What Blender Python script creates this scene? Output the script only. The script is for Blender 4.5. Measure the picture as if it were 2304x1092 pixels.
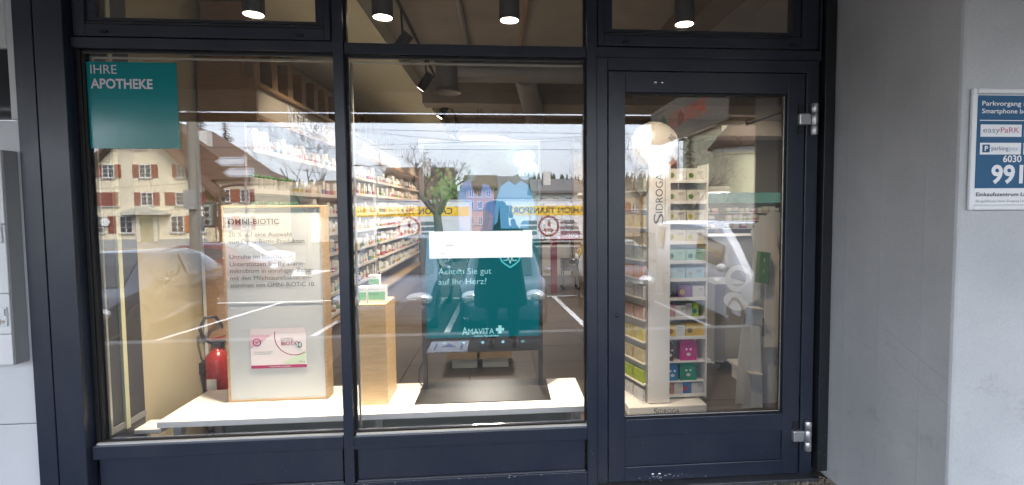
import bpy, bmesh, math, random
from mathutils import Matrix, Vector
R = math.radians
random.seed(7)
for o in list(bpy.data.objects): bpy.data.objects.remove(o)
scene = bpy.context.scene
C = scene.collection

# ---------------------------------------------------------------- camera, sky, sun, exposure
EXPO = 3.3
cam_d = bpy.data.cameras.new('camera'); cam = bpy.data.objects.new('camera', cam_d); C.objects.link(cam)
cam.location = (0, -2.73, 1.5)
cam_d.sensor_width = 36.0; cam_d.lens = 36.0 * 1200 / 2304
cam_d.shift_x = (1152 - 1230) / 2304; cam_d.shift_y = (536.2 - 546) / 2304
cam_d.clip_start = 0.005; cam_d.clip_end = 5000
_yaw, _pitch, _roll = R(4.82), R(-3.172), R(0.40)
cam.rotation_euler = (Matrix.Rotation(-_yaw, 3, 'Z') @ Matrix.Rotation(R(90) + _pitch, 3, 'X') @ Matrix.Rotation(-_roll, 3, 'Z')).to_euler()
scene.camera = cam
w = bpy.data.worlds.new('World'); scene.world = w; w.use_nodes = True
nt = w.node_tree; bg = nt.nodes['Background']
sky = nt.nodes.new('ShaderNodeTexSky'); sky.sky_type = 'NISHITA'; sky.sun_disc = False
SUN_EL, SUN_ROT = R(48), R(35)
sky.sun_elevation = SUN_EL; sky.sun_rotation = SUN_ROT; sky.dust_density = 4.0; sky.air_density = 1.0
hs = nt.nodes.new('ShaderNodeHueSaturation'); hs.inputs['Saturation'].default_value = 0.58
nt.links.new(sky.outputs[0], hs.inputs['Color']); 
deck = nt.nodes.new('ShaderNodeMix'); deck.data_type = 'RGBA'; deck.inputs['Factor'].default_value = .62; deck.inputs[7].default_value = (2.60, 2.78, 3.15, 1)   # even cloud deck over the clear sky
nt.links.new(hs.outputs[0], deck.inputs[6]); nt.links.new(deck.outputs[2], bg.inputs['Color'])
bg.inputs['Strength'].default_value = 0.15
sl = bpy.data.lights.new('sun', 'SUN'); sl.energy = 1.0; sl.angle = R(25); sl.color = (1, .97, .92)
so = bpy.data.objects.new('sun', sl); C.objects.link(so)
# the sun stands behind the shop building: direction of light
sd = Vector((math.sin(SUN_ROT) * math.cos(SUN_EL), math.cos(SUN_ROT) * math.cos(SUN_EL), math.sin(SUN_EL)))
so.rotation_euler = (-sd).to_track_quat('-Z', 'Y').to_euler(); so.location = (0, 0, 30)
vs = scene.view_settings; vs.view_transform = 'Standard'; vs.look = 'None'; vs.exposure = EXPO; vs.gamma = 1; vs.use_curve_mapping = False
cy = scene.cycles
cy.use_denoising = True; cy.max_bounces = 10; cy.diffuse_bounces = 3; cy.glossy_bounces = 4; cy.transmission_bounces = 4; cy.transparent_max_bounces = 16
cy.sample_clamp_indirect = 6.0; cy.caustics_reflective = False; cy.caustics_refractive = False
E1 = 2.0 ** -EXPO          # radiance that shows as white at this exposure

# ---------------------------------------------------------------- materials
MATS = {}
def nodes(name):
    m = bpy.data.materials.new(name); m.use_nodes = True
    return m, m.node_tree, m.node_tree.nodes['Principled BSDF']
def mat(name, col, rough=.6, metal=0, spec=.5, noise=0, nscale=8, bump=0, bscale=60, var=0, stretch=None, coat=0):
    """plain surface with procedural mottling, relief and per-object variation"""
    if name in MATS: return MATS[name]
    m, t, b = nodes(name); L = t.links
    b.inputs['Roughness'].default_value = rough; b.inputs['Metallic'].default_value = metal
    b.inputs['Specular IOR Level'].default_value = spec
    if coat: b.inputs['Coat Weight'].default_value = coat; b.inputs['Coat Roughness'].default_value = .05
    c = (*col, 1); b.inputs['Base Color'].default_value = c
    tc = t.nodes.new('ShaderNodeTexCoord'); src = tc.outputs['Object']
    if stretch:
        mp = t.nodes.new('ShaderNodeMapping'); mp.inputs['Scale'].default_value = stretch; L.new(src, mp.inputs['Vector']); src = mp.outputs[0]
    out = None
    if noise:
        n = t.nodes.new('ShaderNodeTexNoise'); n.inputs['Scale'].default_value = nscale; n.inputs['Detail'].default_value = 6; n.inputs['Roughness'].default_value = .65
        L.new(src, n.inputs['Vector'])
        mr = t.nodes.new('ShaderNodeMapRange'); mr.inputs['From Min'].default_value = .25; mr.inputs['From Max'].default_value = .75
        mr.inputs['To Min'].default_value = 1 - noise; mr.inputs['To Max'].default_value = 1 + noise; L.new(n.outputs['Fac'], mr.inputs['Value'])
        mx = t.nodes.new('ShaderNodeMix'); mx.data_type = 'RGBA'; mx.blend_type = 'MULTIPLY'; mx.inputs['Factor'].default_value = 1
        mx.inputs[6].default_value = c; L.new(mr.outputs[0], mx.inputs[7]); out = mx.outputs[2]
        rr = t.nodes.new('ShaderNodeMapRange'); rr.inputs['To Min'].default_value = max(.02, rough - .08); rr.inputs['To Max'].default_value = min(1, rough + .08)
        L.new(n.outputs['Fac'], rr.inputs['Value']); L.new(rr.outputs[0], b.inputs['Roughness'])
    if var:
        oi = t.nodes.new('ShaderNodeObjectInfo'); h = t.nodes.new('ShaderNodeHueSaturation')
        mr2 = t.nodes.new('ShaderNodeMapRange'); mr2.inputs['To Min'].default_value = 1 - var; mr2.inputs['To Max'].default_value = 1 + var
        L.new(oi.outputs['Random'], mr2.inputs['Value']); L.new(mr2.outputs[0], h.inputs['Value'])
        if out: L.new(out, h.inputs['Color'])
        else: h.inputs['Color'].default_value = c
        out = h.outputs[0]
    if out: L.new(out, b.inputs['Base Color'])
    if bump:
        n2 = t.nodes.new('ShaderNodeTexNoise'); n2.inputs['Scale'].default_value = bscale; n2.inputs['Detail'].default_value = 4; L.new(src, n2.inputs['Vector'])
        bp = t.nodes.new('ShaderNodeBump'); bp.inputs['Strength'].default_value = bump; bp.inputs['Distance'].default_value = .01
        L.new(n2.outputs['Fac'], bp.inputs['Height']); L.new(bp.outputs[0], b.inputs['Normal'])
    MATS[name] = m; return m
def emit(name, col, strength):
    if name in MATS: return MATS[name]
    m, t, b = nodes(name); b.inputs['Base Color'].default_value = (.003, .003, .003, 1); b.inputs['Roughness'].default_value = .7; b.inputs['Specular IOR Level'].default_value = .02
    b.inputs['Emission Color'].default_value = (*col, 1); b.inputs['Emission Strength'].default_value = strength
    MATS[name] = m; return m
def s2l(r, g, b):
    f = lambda v: (v / 255 / 12.92) if v <= 10 else ((v / 255 + .055) / 1.055) ** 2.4
    return (f(r), f(g), f(b))
def glass(name, r0, tint=(1, 1, 1), rough=0.0):
    """thin architectural pane: clear transmission plus Schlick mirror reflection"""
    m = bpy.data.materials.new(name); m.use_nodes = True; t = m.node_tree; t.nodes.clear(); L = t.links
    o = t.nodes.new('ShaderNodeOutputMaterial'); tr = t.nodes.new('ShaderNodeBsdfTransparent'); tr.inputs[0].default_value = (*tint, 1)
    g = t.nodes.new('ShaderNodeBsdfGlossy'); g.inputs['Roughness'].default_value = rough; g.inputs['Color'].default_value = (.97, .98, 1, 1)
    lw = t.nodes.new('ShaderNodeLayerWeight'); lw.inputs['Blend'].default_value = .5
    p = t.nodes.new('ShaderNodeMath'); p.operation = 'POWER'; p.inputs[1].default_value = 5; L.new(lw.outputs['Facing'], p.inputs[0])
    ma = t.nodes.new('ShaderNodeMath'); ma.operation = 'MULTIPLY_ADD'; ma.inputs[1].default_value = 1 - r0; ma.inputs[2].default_value = r0; L.new(p.outputs[0], ma.inputs[0])
    mx = t.nodes.new('ShaderNodeMixShader'); L.new(ma.outputs[0], mx.inputs[0]); L.new(tr.outputs[0], mx.inputs[1]); L.new(g.outputs[0], mx.inputs[2]); L.new(mx.outputs[0], o.inputs[0])
    MATS[name] = m; return m
def wood(name, c1, c2, rough=.45, scale=(1.5, 1.5, 14)):
    if name in MATS: return MATS[name]
    m, t, b = nodes(name); L = t.links
    tc = t.nodes.new('ShaderNodeTexCoord'); mp = t.nodes.new('ShaderNodeMapping'); mp.inputs['Scale'].default_value = scale; L.new(tc.outputs['Object'], mp.inputs['Vector'])
    n = t.nodes.new('ShaderNodeTexNoise'); n.inputs['Scale'].default_value = 6; n.inputs['Detail'].default_value = 7; n.inputs['Distortion'].default_value = .6; L.new(mp.outputs[0], n.inputs['Vector'])
    cr = t.nodes.new('ShaderNodeValToRGB'); cr.color_ramp.elements[0].position = .3; cr.color_ramp.elements[1].position = .7
    cr.color_ramp.elements[0].color = (*c1, 1); cr.color_ramp.elements[1].color = (*c2, 1); L.new(n.outputs['Fac'], cr.inputs[0]); L.new(cr.outputs[0], b.inputs['Base Color'])
    b.inputs['Roughness'].default_value = rough; MATS[name] = m; return m
def product_mat(name, stops, band=True):
    """printed carton: per-object colour, a paler upper field and a printed band"""
    m, t, b = nodes(name); L = t.links
    oi = t.nodes.new('ShaderNodeObjectInfo'); cr = t.nodes.new('ShaderNodeValToRGB'); cr.color_ramp.interpolation = 'CONSTANT'
    e = cr.color_ramp.elements
    while len(e) < len(stops): e.new(.5)
    for i, s in enumerate(stops): e[i].position = i / len(stops); e[i].color = (*s, 1)
    L.new(oi.outputs['Random'], cr.inputs[0])
    tc = t.nodes.new('ShaderNodeTexCoord'); sx = t.nodes.new('ShaderNodeSeparateXYZ'); L.new(tc.outputs['Generated'], sx.inputs[0])
    g1 = t.nodes.new('ShaderNodeMath'); g1.operation = 'GREATER_THAN'; g1.inputs[1].default_value = .38; L.new(sx.outputs['Z'], g1.inputs[0])
    mx = t.nodes.new('ShaderNodeMix'); mx.data_type = 'RGBA'; L.new(g1.outputs[0], mx.inputs['Factor']); L.new(cr.outputs[0], mx.inputs[6]); mx.inputs[7].default_value = (.76, .73, .68, 1)
    # small lines of print
    w_ = t.nodes.new('ShaderNodeTexNoise'); w_.inputs['Scale'].default_value = 5; mp = t.nodes.new('ShaderNodeMapping'); mp.inputs['Scale'].default_value = (2, 2, 3); L.new(tc.outputs['Generated'], mp.inputs['Vector']); L.new(mp.outputs[0], w_.inputs['Vector'])
    g2 = t.nodes.new('ShaderNodeMath'); g2.operation = 'GREATER_THAN'; g2.inputs[1].default_value = .60; L.new(w_.outputs['Fac'], g2.inputs[0])
    mx2 = t.nodes.new('ShaderNodeMix'); mx2.data_type = 'RGBA'; L.new(g2.outputs[0], mx2.inputs['Factor']); L.new(mx.outputs[2], mx2.inputs[6]); L.new(cr.outputs[0], mx2.inputs[7])
    L.new((mx2 if band else cr).outputs[2 if band else 0], b.inputs['Base Color']); b.inputs['Roughness'].default_value = .4
    MATS[name] = m; return m

def navy_paint():
    m, t, b = nodes('navy_metal'); L = t.links
    tc = t.nodes.new('ShaderNodeTexCoord')
    def nz(scale, det, vec=None, rough=.6):
        n = t.nodes.new('ShaderNodeTexNoise'); n.inputs['Scale'].default_value = scale; n.inputs['Detail'].default_value = det; n.inputs['Roughness'].default_value = rough; L.new(vec or tc.outputs['Object'], n.inputs['Vector']); return n.outputs['Fac']
    def ramp(src, a, b):
        r = t.nodes.new('ShaderNodeMapRange'); r.inputs['From Min'].default_value = a; r.inputs['From Max'].default_value = b; L.new(src, r.inputs['Value']); return r.outputs[0]
    mp = t.nodes.new('ShaderNodeMapping'); mp.inputs['Scale'].default_value = (9, 9, .8); L.new(tc.outputs['Object'], mp.inputs['Vector'])
    dust = ramp(nz(3.0, 7), .42, .80); streak = ramp(nz(4.0, 6, mp.outputs[0]), .50, .80)
    ad = t.nodes.new('ShaderNodeMath'); ad.operation = 'MULTIPLY_ADD'; ad.inputs[1].default_value = .5; L.new(streak, ad.inputs[0]); L.new(dust, ad.inputs[2])
    sc = t.nodes.new('ShaderNodeMath'); sc.operation = 'MULTIPLY'; sc.inputs[1].default_value = .11; sc.use_clamp = True; L.new(ad.outputs[0], sc.inputs[0])
    m1 = t.nodes.new('ShaderNodeMix'); m1.data_type = 'RGBA'; L.new(sc.outputs[0], m1.inputs['Factor']); m1.inputs[6].default_value = (.019, .026, .045, 1); m1.inputs[7].default_value = (.15, .15, .15, 1)
    vo = t.nodes.new('ShaderNodeTexVoronoi'); vo.inputs['Scale'].default_value = 26; vo.inputs['Randomness'].default_value = 1; L.new(tc.outputs['Object'], vo.inputs['Vector'])
    lt = t.nodes.new('ShaderNodeMath'); lt.operation = 'LESS_THAN'; lt.inputs[1].default_value = .055; L.new(vo.outputs['Distance'], lt.inputs[0])
    gt = t.nodes.new('ShaderNodeMath'); gt.operation = 'GREATER_THAN'; gt.inputs[1].default_value = .60; L.new(nz(2.3, 3), gt.inputs[0])
    ch = t.nodes.new('ShaderNodeMath'); ch.operation = 'MULTIPLY'; L.new(lt.outputs[0], ch.inputs[0]); L.new(gt.outputs[0], ch.inputs[1])
    ch2 = t.nodes.new('ShaderNodeMath'); ch2.operation = 'MULTIPLY'; ch2.inputs[1].default_value = .7; L.new(ch.outputs[0], ch2.inputs[0])
    m2 = t.nodes.new('ShaderNodeMix'); m2.data_type = 'RGBA'; L.new(ch2.outputs[0], m2.inputs['Factor']); L.new(m1.outputs[2], m2.inputs[6]); m2.inputs[7].default_value = (.30, .30, .30, 1)
    L.new(m2.outputs[2], b.inputs['Base Color'])
    rr = t.nodes.new('ShaderNodeMapRange'); rr.inputs['To Min'].default_value = .22; rr.inputs['To Max'].default_value = .42; L.new(nz(5, 6), rr.inputs['Value']); L.new(rr.outputs[0], b.inputs['Roughness'])
    b.inputs['Specular IOR Level'].default_value = .6
    bp = t.nodes.new('ShaderNodeBump'); bp.inputs['Strength'].default_value = .03; bp.inputs['Distance'].default_value = .01; L.new(nz(700, 2), bp.inputs['Height']); L.new(bp.outputs[0], b.inputs['Normal'])
    MATS['navy_metal'] = m; return m
navy = navy_paint()
black = mat('black_gasket', (.006, .006, .007), .6)
chrome = mat('bright_trim', (.55, .55, .54), .25, metal=1)
alu = mat('satin_aluminium', (.62, .63, .64), .38, metal=.85, noise=.05)
pane_m = glass('window_glass', .106)
white = mat('white_laminate', (.78, .76, .72), .35, noise=.02)
whitecard = mat('white_card', (.74, .72, .68), .6, noise=.03)
oak = wood('light_oak', (.40, .275, .14), (.50, .36, .20))  # lighter copy: the bright light on the plinth front is in this colour
dim_frame_oak = wood('dim_frame_oak', (.27, .185, .095), (.36, .255, .14))  # same oak darkened for the frame, which is less brightly lit
dkwood = wood('brown_wood', (.30, .15, .06), (.38, .20, .09))
blackmet = mat('black_metal', (.018, .018, .02), .4)
greymet = mat('grey_duct_metal', (.30, .30, .29), .45, metal=.4, noise=.08)

# ---------------------------------------------------------------- mesh helpers
class MB:
    def __init__(s): s.v = []; s.f = []
    def box(s, x0, y0, z0, x1, y1, z1):
        n = len(s.v); x0, x1 = sorted((x0, x1)); y0, y1 = sorted((y0, y1)); z0, z1 = sorted((z0, z1))
        s.v += [(x0, y0, z0), (x1, y0, z0), (x1, y1, z0), (x0, y1, z0), (x0, y0, z1), (x1, y0, z1), (x1, y1, z1), (x0, y1, z1)]
        s.f += [tuple(n + i for i in q) for q in ((0, 3, 2, 1), (4, 5, 6, 7), (0, 1, 5, 4), (1, 2, 6, 5), (2, 3, 7, 6), (3, 0, 4, 7))]
        return s
    def poly(s, pts): n = len(s.v); s.v += [tuple(p) for p in pts]; s.f.append(tuple(range(n, n + len(pts)))); return s
    def prism(s, pts, d):
        """polygon pts (3d) swept by vector d"""
        n = len(s.v); k = len(pts); d = Vector(d)
        s.v += [tuple(p) for p in pts] + [tuple(Vector(p) + d) for p in pts]
        s.f.append(tuple(range(n + k - 1, n - 1, -1))); s.f.append(tuple(range(n + k, n + 2 * k)))
        for i in range(k): j = (i + 1) % k; s.f.append((n + i, n + j, n + k + j, n + k + i))
        return s
    def tube(s, pts, rads, n=10, cap=True):
        pts = [Vector(p) for p in pts]
        if not hasattr(rads, '__len__'): rads = [rads] * len(pts)
        base = len(s.v); ref = None
        for i, p in enumerate(pts):
            t = (pts[min(i + 1, len(pts) - 1)] - pts[max(i - 1, 0)])
            if t.length < 1e-9: t = Vector((0, 0, 1))
            t.normalize()
            if ref is None: ref = Vector((1, 0, 0)) if abs(t.x) < .9 else Vector((0, 1, 0))
            u = (ref - t * ref.dot(t)).normalized(); ref = u; v = t.cross(u)
            for k in range(n):
                a = 2 * math.pi * k / n; s.v.append(tuple(p + (u * math.cos(a) + v * math.sin(a)) * rads[i]))
        for i in range(len(pts) - 1):
            for k in range(n):
                a = base + i * n + k; b = base + i * n + (k + 1) % n; s.f.append((a, b, b + n, a + n))
        if cap:
            s.f.append(tuple(base + k for k in range(n - 1, -1, -1))); e = base + (len(pts) - 1) * n; s.f.append(tuple(e + k for k in range(n)))
        return s
    def lathe(s, prof, c=(0, 0, 0), n=20, axis='Z'):
        base = len(s.v)
        for (r, z) in prof:
            for k in range(n):
                a = 2 * math.pi * k / n; x, y = r * math.cos(a), r * math.sin(a)
                q = (x, y, z) if axis == 'Z' else ((x, z, y) if axis == 'Y' else (z, x, y))
                s.v.append((c[0] + q[0], c[1] + q[1], c[2] + q[2]))
        for i in range(len(prof) - 1):
            for k in range(n):
                a = base + i * n + k; b = base + i * n + (k + 1) % n; s.f.append((a, b, b + n, a + n))
        s.f.append(tuple(base + k for k in range(n - 1, -1, -1))); e = base + (len(prof) - 1) * n; s.f.append(tuple(e + k for k in range(n)))
        return s
    def ellipsoid(s, c, r, nu=16, nv=10):
        prof = [(max(1e-4, math.sin(math.pi * i / nv)), -math.cos(math.pi * i / nv)) for i in range(nv + 1)]
        b = len(s.v); s.lathe(prof, n=nu)
        for i in range(b, len(s.v)): x, y, z = s.v[i]; s.v[i] = (c[0] + x * r[0], c[1] + y * r[1], c[2] + z * r[2])
        return s
    def xf(s, M, start=0):
        for i in range(start, len(s.v)): s.v[i] = tuple(M @ Vector(s.v[i]))
        return s
    def mesh(s, name, smooth=False):
        me = bpy.data.meshes.new(name); me.from_pydata(s.v, [], s.f); me.validate()
        bm = bmesh.new(); bm.from_mesh(me); bmesh.ops.recalc_face_normals(bm, faces=bm.faces); bm.to_mesh(me); bm.free()
        if smooth:
            for p in me.polygons: p.use_smooth = True
        return me
ROOT = {}
def put(name, me, m, parent=None, bevel=0, smooth=False, autosmooth=False):
    if isinstance(me, MB): me = me.mesh(name, smooth or autosmooth)
    if m is not None:
        me.materials.clear(); me.materials.append(m if not isinstance(m, str) else MATS[m])
    o = bpy.data.objects.new(name, me); C.objects.link(o)
    if parent is not None:
        o.parent = parent
        if parent.name in ROOT: o.matrix_parent_inverse = Matrix.Translation(-Vector(ROOT[parent.name]))
    if bevel:
        b = o.modifiers.new('bevel', 'BEVEL'); b.width = bevel; b.segments = 2; b.limit_method = 'ANGLE'; b.angle_limit = R(40)
    if autosmooth:
        md = o.modifiers.new('edge', 'EDGE_SPLIT'); md.split_angle = R(40)
    return o
def tag(o, label=None, cat=None, group=None, kind=None):
    if label: o['label'] = label
    if cat: o['category'] = cat
    if group: o['group'] = group
    if kind: o['kind'] = kind
    return o
def thing(name, label, cat, loc=(0, 0, 0), rotz=0, group=None, world=True):
    """an Empty at the base; world=True means parts are given in world coordinates"""
    o = bpy.data.objects.new(name, None); C.objects.link(o); o.location = loc; o.rotation_euler = (0, 0, rotz); o.empty_display_size = .1
    tag(o, label, cat, group)
    if world: ROOT[o.name] = loc
    return o
def bx(*a): return MB().box(*a)
_cap = {}
def text_mb(s, bold=0.0):
    cu = bpy.data.curves.new('t', 'FONT'); cu.body = s; cu.size = 1; cu.resolution_u = 3; cu.offset = bold; cu.fill_mode = 'FRONT'
    o = bpy.data.objects.new('t', cu); C.objects.link(o)
    me = bpy.data.meshes.new_from_object(o.evaluated_get(bpy.context.evaluated_depsgraph_get()))
    bpy.data.objects.remove(o); bpy.data.curves.remove(cu)
    v = [tuple(p.co) for p in me.vertices]; f = [tuple(p.vertices) for p in me.polygons]; bpy.data.meshes.remove(me)
    return v, f
def text(name, s, origin, width, cap, m, parent, xdir=(1, 0, 0), ydir=(0, 0, 1), bold=0.0, mb=None, keep=False):
    """flat lettering: left end of the baseline at origin, fitted to width and capital height"""
    v, f = text_mb(s, bold)
    if not v: return None
    x0 = min(p[0] for p in v); x1 = max(p[0] for p in v)
    if 'c' not in _cap: hv, _ = text_mb('H'); _cap['c'] = max(p[1] for p in hv)
    sy = cap / _cap['c']; sx = (width / (x1 - x0)) if width else sy
    X, Y, O = Vector(xdir), Vector(ydir), Vector(origin)
    out = mb or MB(); n = len(out.v)
    out.v += [tuple(O + X * ((p[0] - x0) * sx) + Y * (p[1] * sy)) for p in v]; out.f += [tuple(n + i for i in q) for q in f]
    if keep: return out
    me = bpy.data.meshes.new(name); me.from_pydata(out.v, [], out.f)
    return put(name, me, m, parent)
def copy_tree(o, parent=None):
    c = o.copy(); C.objects.link(c)
    if parent is not None: c.parent = parent
    for ch in o.children: copy_tree(ch, c)
    return c
def disc(c, r, n=24, xdir=(1, 0, 0), ydir=(0, 0, 1), r2=None, mb=None):
    mb = mb or MB(); X, Y, O = Vector(xdir), Vector(ydir), Vector(c); r2 = r2 or r
    mb.poly([O + X * (r * math.cos(2 * math.pi * k / n)) + Y * (r2 * math.sin(2 * math.pi * k / n)) for k in range(n)]); return mb
def ring(c, r0, r1, n=28, xdir=(1, 0, 0), ydir=(0, 0, 1), a0=0, a1=2 * math.pi, mb=None):
    mb = mb or MB(); X, Y, O = Vector(xdir), Vector(ydir), Vector(c)
    P = lambda r, a: O + X * (r * math.cos(a)) + Y * (r * math.sin(a))
    for k in range(n):
        a, b = a0 + (a1 - a0) * k / n, a0 + (a1 - a0) * (k + 1) / n; mb.poly([P(r0, a), P(r1, a), P(r1, b), P(r0, b)])
    return mb
def stroke(pts, wd, normal=(0, -1, 0), mb=None):
    """flat ribbon through points"""
    mb = mb or MB(); N = Vector(normal)
    for a, b in zip(pts[:-1], pts[1:]):
        a, b = Vector(a), Vector(b); t = (b - a).normalized(); s = t.cross(N).normalized() * wd / 2; e = t * wd * .4
        mb.poly([a - s - e, b - s + e, b + s + e, a + s - e])
    return mb

# ================================================================ SETTING: ground, arcade, shop shell
paving = mat('walkway_asphalt', (.075, .07, .065), .85, spec=.2, noise=.25, nscale=5, bump=.35, bscale=120)
tag(put('walkway', bx(-14, -3.50, -.78, 14, .0, 0), paving), kind='structure')
kerb_m = mat('kerb_concrete', (.30, .29, .27), .8, noise=.15, nscale=10)
tag(put('kerb', bx(-14, -3.66, -.80, 14, -3.504, .006), kerb_m, bevel=.012), kind='structure')
asphalt = mat('lot_asphalt', (.042, .040, .039), .9, spec=.12, noise=.22, nscale=1.3, bump=.3, bscale=60)
def gz(y):
    pts = [(-3.5, -.75), (-11, -.78), (-27, -1.62), (-47, -1.84), (-70, -1.95), (-700, -2.0), (-3000, -2.0)]
    for (a, za), (b, zb) in zip(pts[:-1], pts[1:]):
        if b <= y <= a: return za + (zb - za) * (a - y) / (a - b)
    return -.75 if y > -3.5 else -2.0
g = MB(); ys = [-3.6, -7, -11, -15, -19, -23, -27, -37, -47, -58, -70, -140, -300, -700, -3000]
xs = [-3000, -400, -120, -60, -30, -15, 0, 15, 30, 60, 120, 400, 3000]
for y in ys:
    for x in xs: g.v.append((x, y, gz(y)))
for i in range(len(ys) - 1):
    for j in range(len(xs) - 1):
        a = i * len(xs) + j; g.f.append((a, a + 1, a + 1 + len(xs), a + len(xs)))
tag(put('parking_lot', g, asphalt), kind='structure')
road = MB(); ry = [-14, -19, -23, -27, -37]
for y in ry: road.v += [(-80, y, gz(y) + .008), (80, y, gz(y) + .008)]
for i in range(len(ry) - 1): a = 2 * i; road.f.append((a, a + 1, a + 3, a + 2))
tag(put('road', road, mat('road_asphalt', (.065, .063, .062), .9, spec=.12, noise=.12, nscale=.8)), kind='structure')
paint = mat('white_road_paint', (.72, .72, .70), .7, noise=.12, nscale=25)
def bay_line(pts, wd=.11, name='parking_line'):
    mb = MB()
    for (x0, y0), (x1, y1) in zip(pts[:-1], pts[1:]):
        d = Vector((x1 - x0, y1 - y0, 0)).normalized(); s = Vector((-d.y, d.x, 0)) * wd / 2
        n = 6
        for k in range(n):
            ax, ay = x0 + (x1 - x0) * k / n, y0 + (y1 - y0) * k / n; bx_, by = x0 + (x1 - x0) * (k + 1) / n, y0 + (y1 - y0) * (k + 1) / n
            q = []
            for (px, py, sg) in ((ax, ay, -1), (bx_, by, -1), (bx_, by, 1), (ax, ay, 1)):
                X, Y = px + s.x * sg, py + s.y * sg; q.append((X, Y, gz(Y) + .012))
            mb.poly(q)
    return tag(put(name, mb, paint), kind='structure')
bay_line([(-6.2, -5.8), (-5.42, -10.8)]); bay_line([(-3.45, -5.9), (-3.2, -10.8)]); bay_line([(-1.03, -6.0), (-.98, -10.8)])
bay_line([(1.66, -6.0), (1.32, -10.84)]); bay_line([(4.0, -6.0), (3.6, -10.8)]); bay_line([(-8.2, -10.83), (8.5, -10.83)], .1)
for k in range(7): bay_line([(-11.6 + k * 0, -20.4 - k * .62), (-8.2, -20.4 - k * .62)], .34, 'crossing_stripe')

# far hill with a wood on its crest
hm = mat('hill_woodland', (.045, .060, .035), .95, noise=.5, nscale=.02, bump=.6, bscale=.2)
hb = MB(); NX, NY = 60, 12
random.seed(3)
def hz(x, t): return (26 + 6 * math.sin(x * .006 + 1) + 5 * math.sin(x * .017) + 3 * math.sin(x * .05)) * (math.sin(min(1, t) * math.pi / 2) ** 1.3) - 2.3
for j in range(NY + 1):
    for i in range(NX + 1): x = -900 + 1800 * i / NX; hb.v.append((x, -430 - 200 * j / NY, hz(x, j / NY)))
for j in range(NY):
    for i in range(NX): a = j * (NX + 1) + i; hb.f.append((a, a + 1, a + NX + 2, a + NX + 1))
tag(put('hills', hb, hm, smooth=True), kind='structure')
fb = MB()
for k in range(900):
    x = random.uniform(-420, 420); t = random.uniform(.25, 1.0) ** .5; y = -430 - 200 * t; z = hz(x, t); h = random.uniform(5, 10); r = h * random.uniform(.16, .30)
    n0 = len(fb.v)
    for lv in range(3):
        zb = z + h * (.05 + .3 * lv); rr = r * (1 - .28 * lv); b0 = len(fb.v)
        for q in range(5): a = q * 1.257 + lv; fb.v.append((x + rr * math.cos(a) * random.uniform(.7, 1.2), y + rr * math.sin(a), zb + random.uniform(-.6, .6)))
        fb.v.append((x, y, zb + h * .42))
        for q in range(5): fb.f.append((b0 + q, b0 + (q + 1) % 5, b0 + 5))
wo = put('far_woodland', fb, mat('far_conifers', (.028, .045, .024), .95, noise=.4, nscale=.3))
tag(wo, 'dark conifer wood covering the distant hill', 'wood', kind='stuff')

# arcade: soffit, front beam with a light slit above it
soffit_m = mat('arcade_soffit', (.19, .178, .162), .7, noise=.08, nscale=2)
tag(put('arcade_soffit', bx(-14, -3.515, 2.86, 14, .0, 3.1), soffit_m), kind='structure')
bm_ = mat('brown_beam', (.11, .055, .038), .6, noise=.15)
tag(put('arcade_beam', bx(-14, -3.60, 2.51, 14, -3.50, 2.602), bm_, bevel=.01), 'brown front beam of the arcade seen mirrored in the glass', 'beam')
tag(put('arcade_fascia', bx(-14, -3.60, 2.630, 14, -3.518, 3.3), soffit_m), kind='structure')
for px in (-6.2, 9.5): tag(put('arcade_column', bx(px - .2, -3.64, .008, px + .2, -3.52, 2.50), mat('arcade_column_paint', (.25, .25, .25), .6)), 'grey steel column at the ' + ('left' if px < 0 else 'right') + ' end of the arcade edge', 'column')

# building above the shop so that nothing leaks over the arcade
tag(put('upper_facade', bx(-14, .14, 3.05, 14, .3, 7.0), mat('facade_render', (.45, .45, .43), .8, noise=.05)), kind='structure')

# shop shell
fl_m = mat('shop_tile', (.145, .118, .10), .38, noise=.10, nscale=3, var=.10)
jo = put('shop_floor', bx(-2.1, .02, -.12, 6.62, 9.6, -.012), mat('tile_grout', (.06, .055, .05), .8)); tag(jo, kind='structure')
tile = bx(.003, .003, -.012, .597, .597, 0).mesh('tile')
tile.materials.append(fl_m)
for i in range(14):
    for j in range(16):
        t_ = bpy.data.objects.new('tile', tile); C.objects.link(t_); t_.location = (-2.1 + i * .6, .03 + j * .6, 0); t_.parent = jo
plaster = mat('yellow_plaster', (.43, .38, .255), .85, noise=.05, nscale=6, bump=.35, bscale=220)
tag(put('shop_wall_left', bx(-2.12, .36, 0.001, -2.0, 9.7, 3.2), plaster), kind='structure')
backw = mat('back_wall_paint', (.20, .165, .13), .8, noise=.04)
tag(put('shop_wall_back', bx(-2.0, 9.45, 0.001, 6.62, 9.6, 3.2), backw), kind='structure')
tag(put('shop_wall_right', bx(6.5, .3, 0.001, 6.62, 9.45, 3.2), backw), kind='structure')
ceil_m = mat('dark_concrete_ceiling', (.36, .335, .295), .85, noise=.14, nscale=2.5)
tag(put('shop_ceiling', bx(-2.1, .12, 3.06, 6.62, 9.6, 3.2), ceil_m), kind='structure')
cp = put('ceiling_panel', bx(-1.995, .14, 2.90, -.95, 9.4, 3.055), mat('olive_ceiling_panel', (.80, .79, .62), .85, noise=.05, nscale=3)); tag(cp, kind='structure')
for (y0, y1) in ((3.9, 4.2), (6.6, 6.9)): tag(put('ceiling_beam', bx(-.94, y0, 2.78, 6.49, y1, 3.055), ceil_m, bevel=.01), kind='structure')
tag(put('ceiling_downstand', bx(1.4, .5, 2.86, 1.62, 3.88, 3.055), mat('brown_downstand', (.16, .11, .075), .7, noise=.1)), kind='structure')
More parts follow.
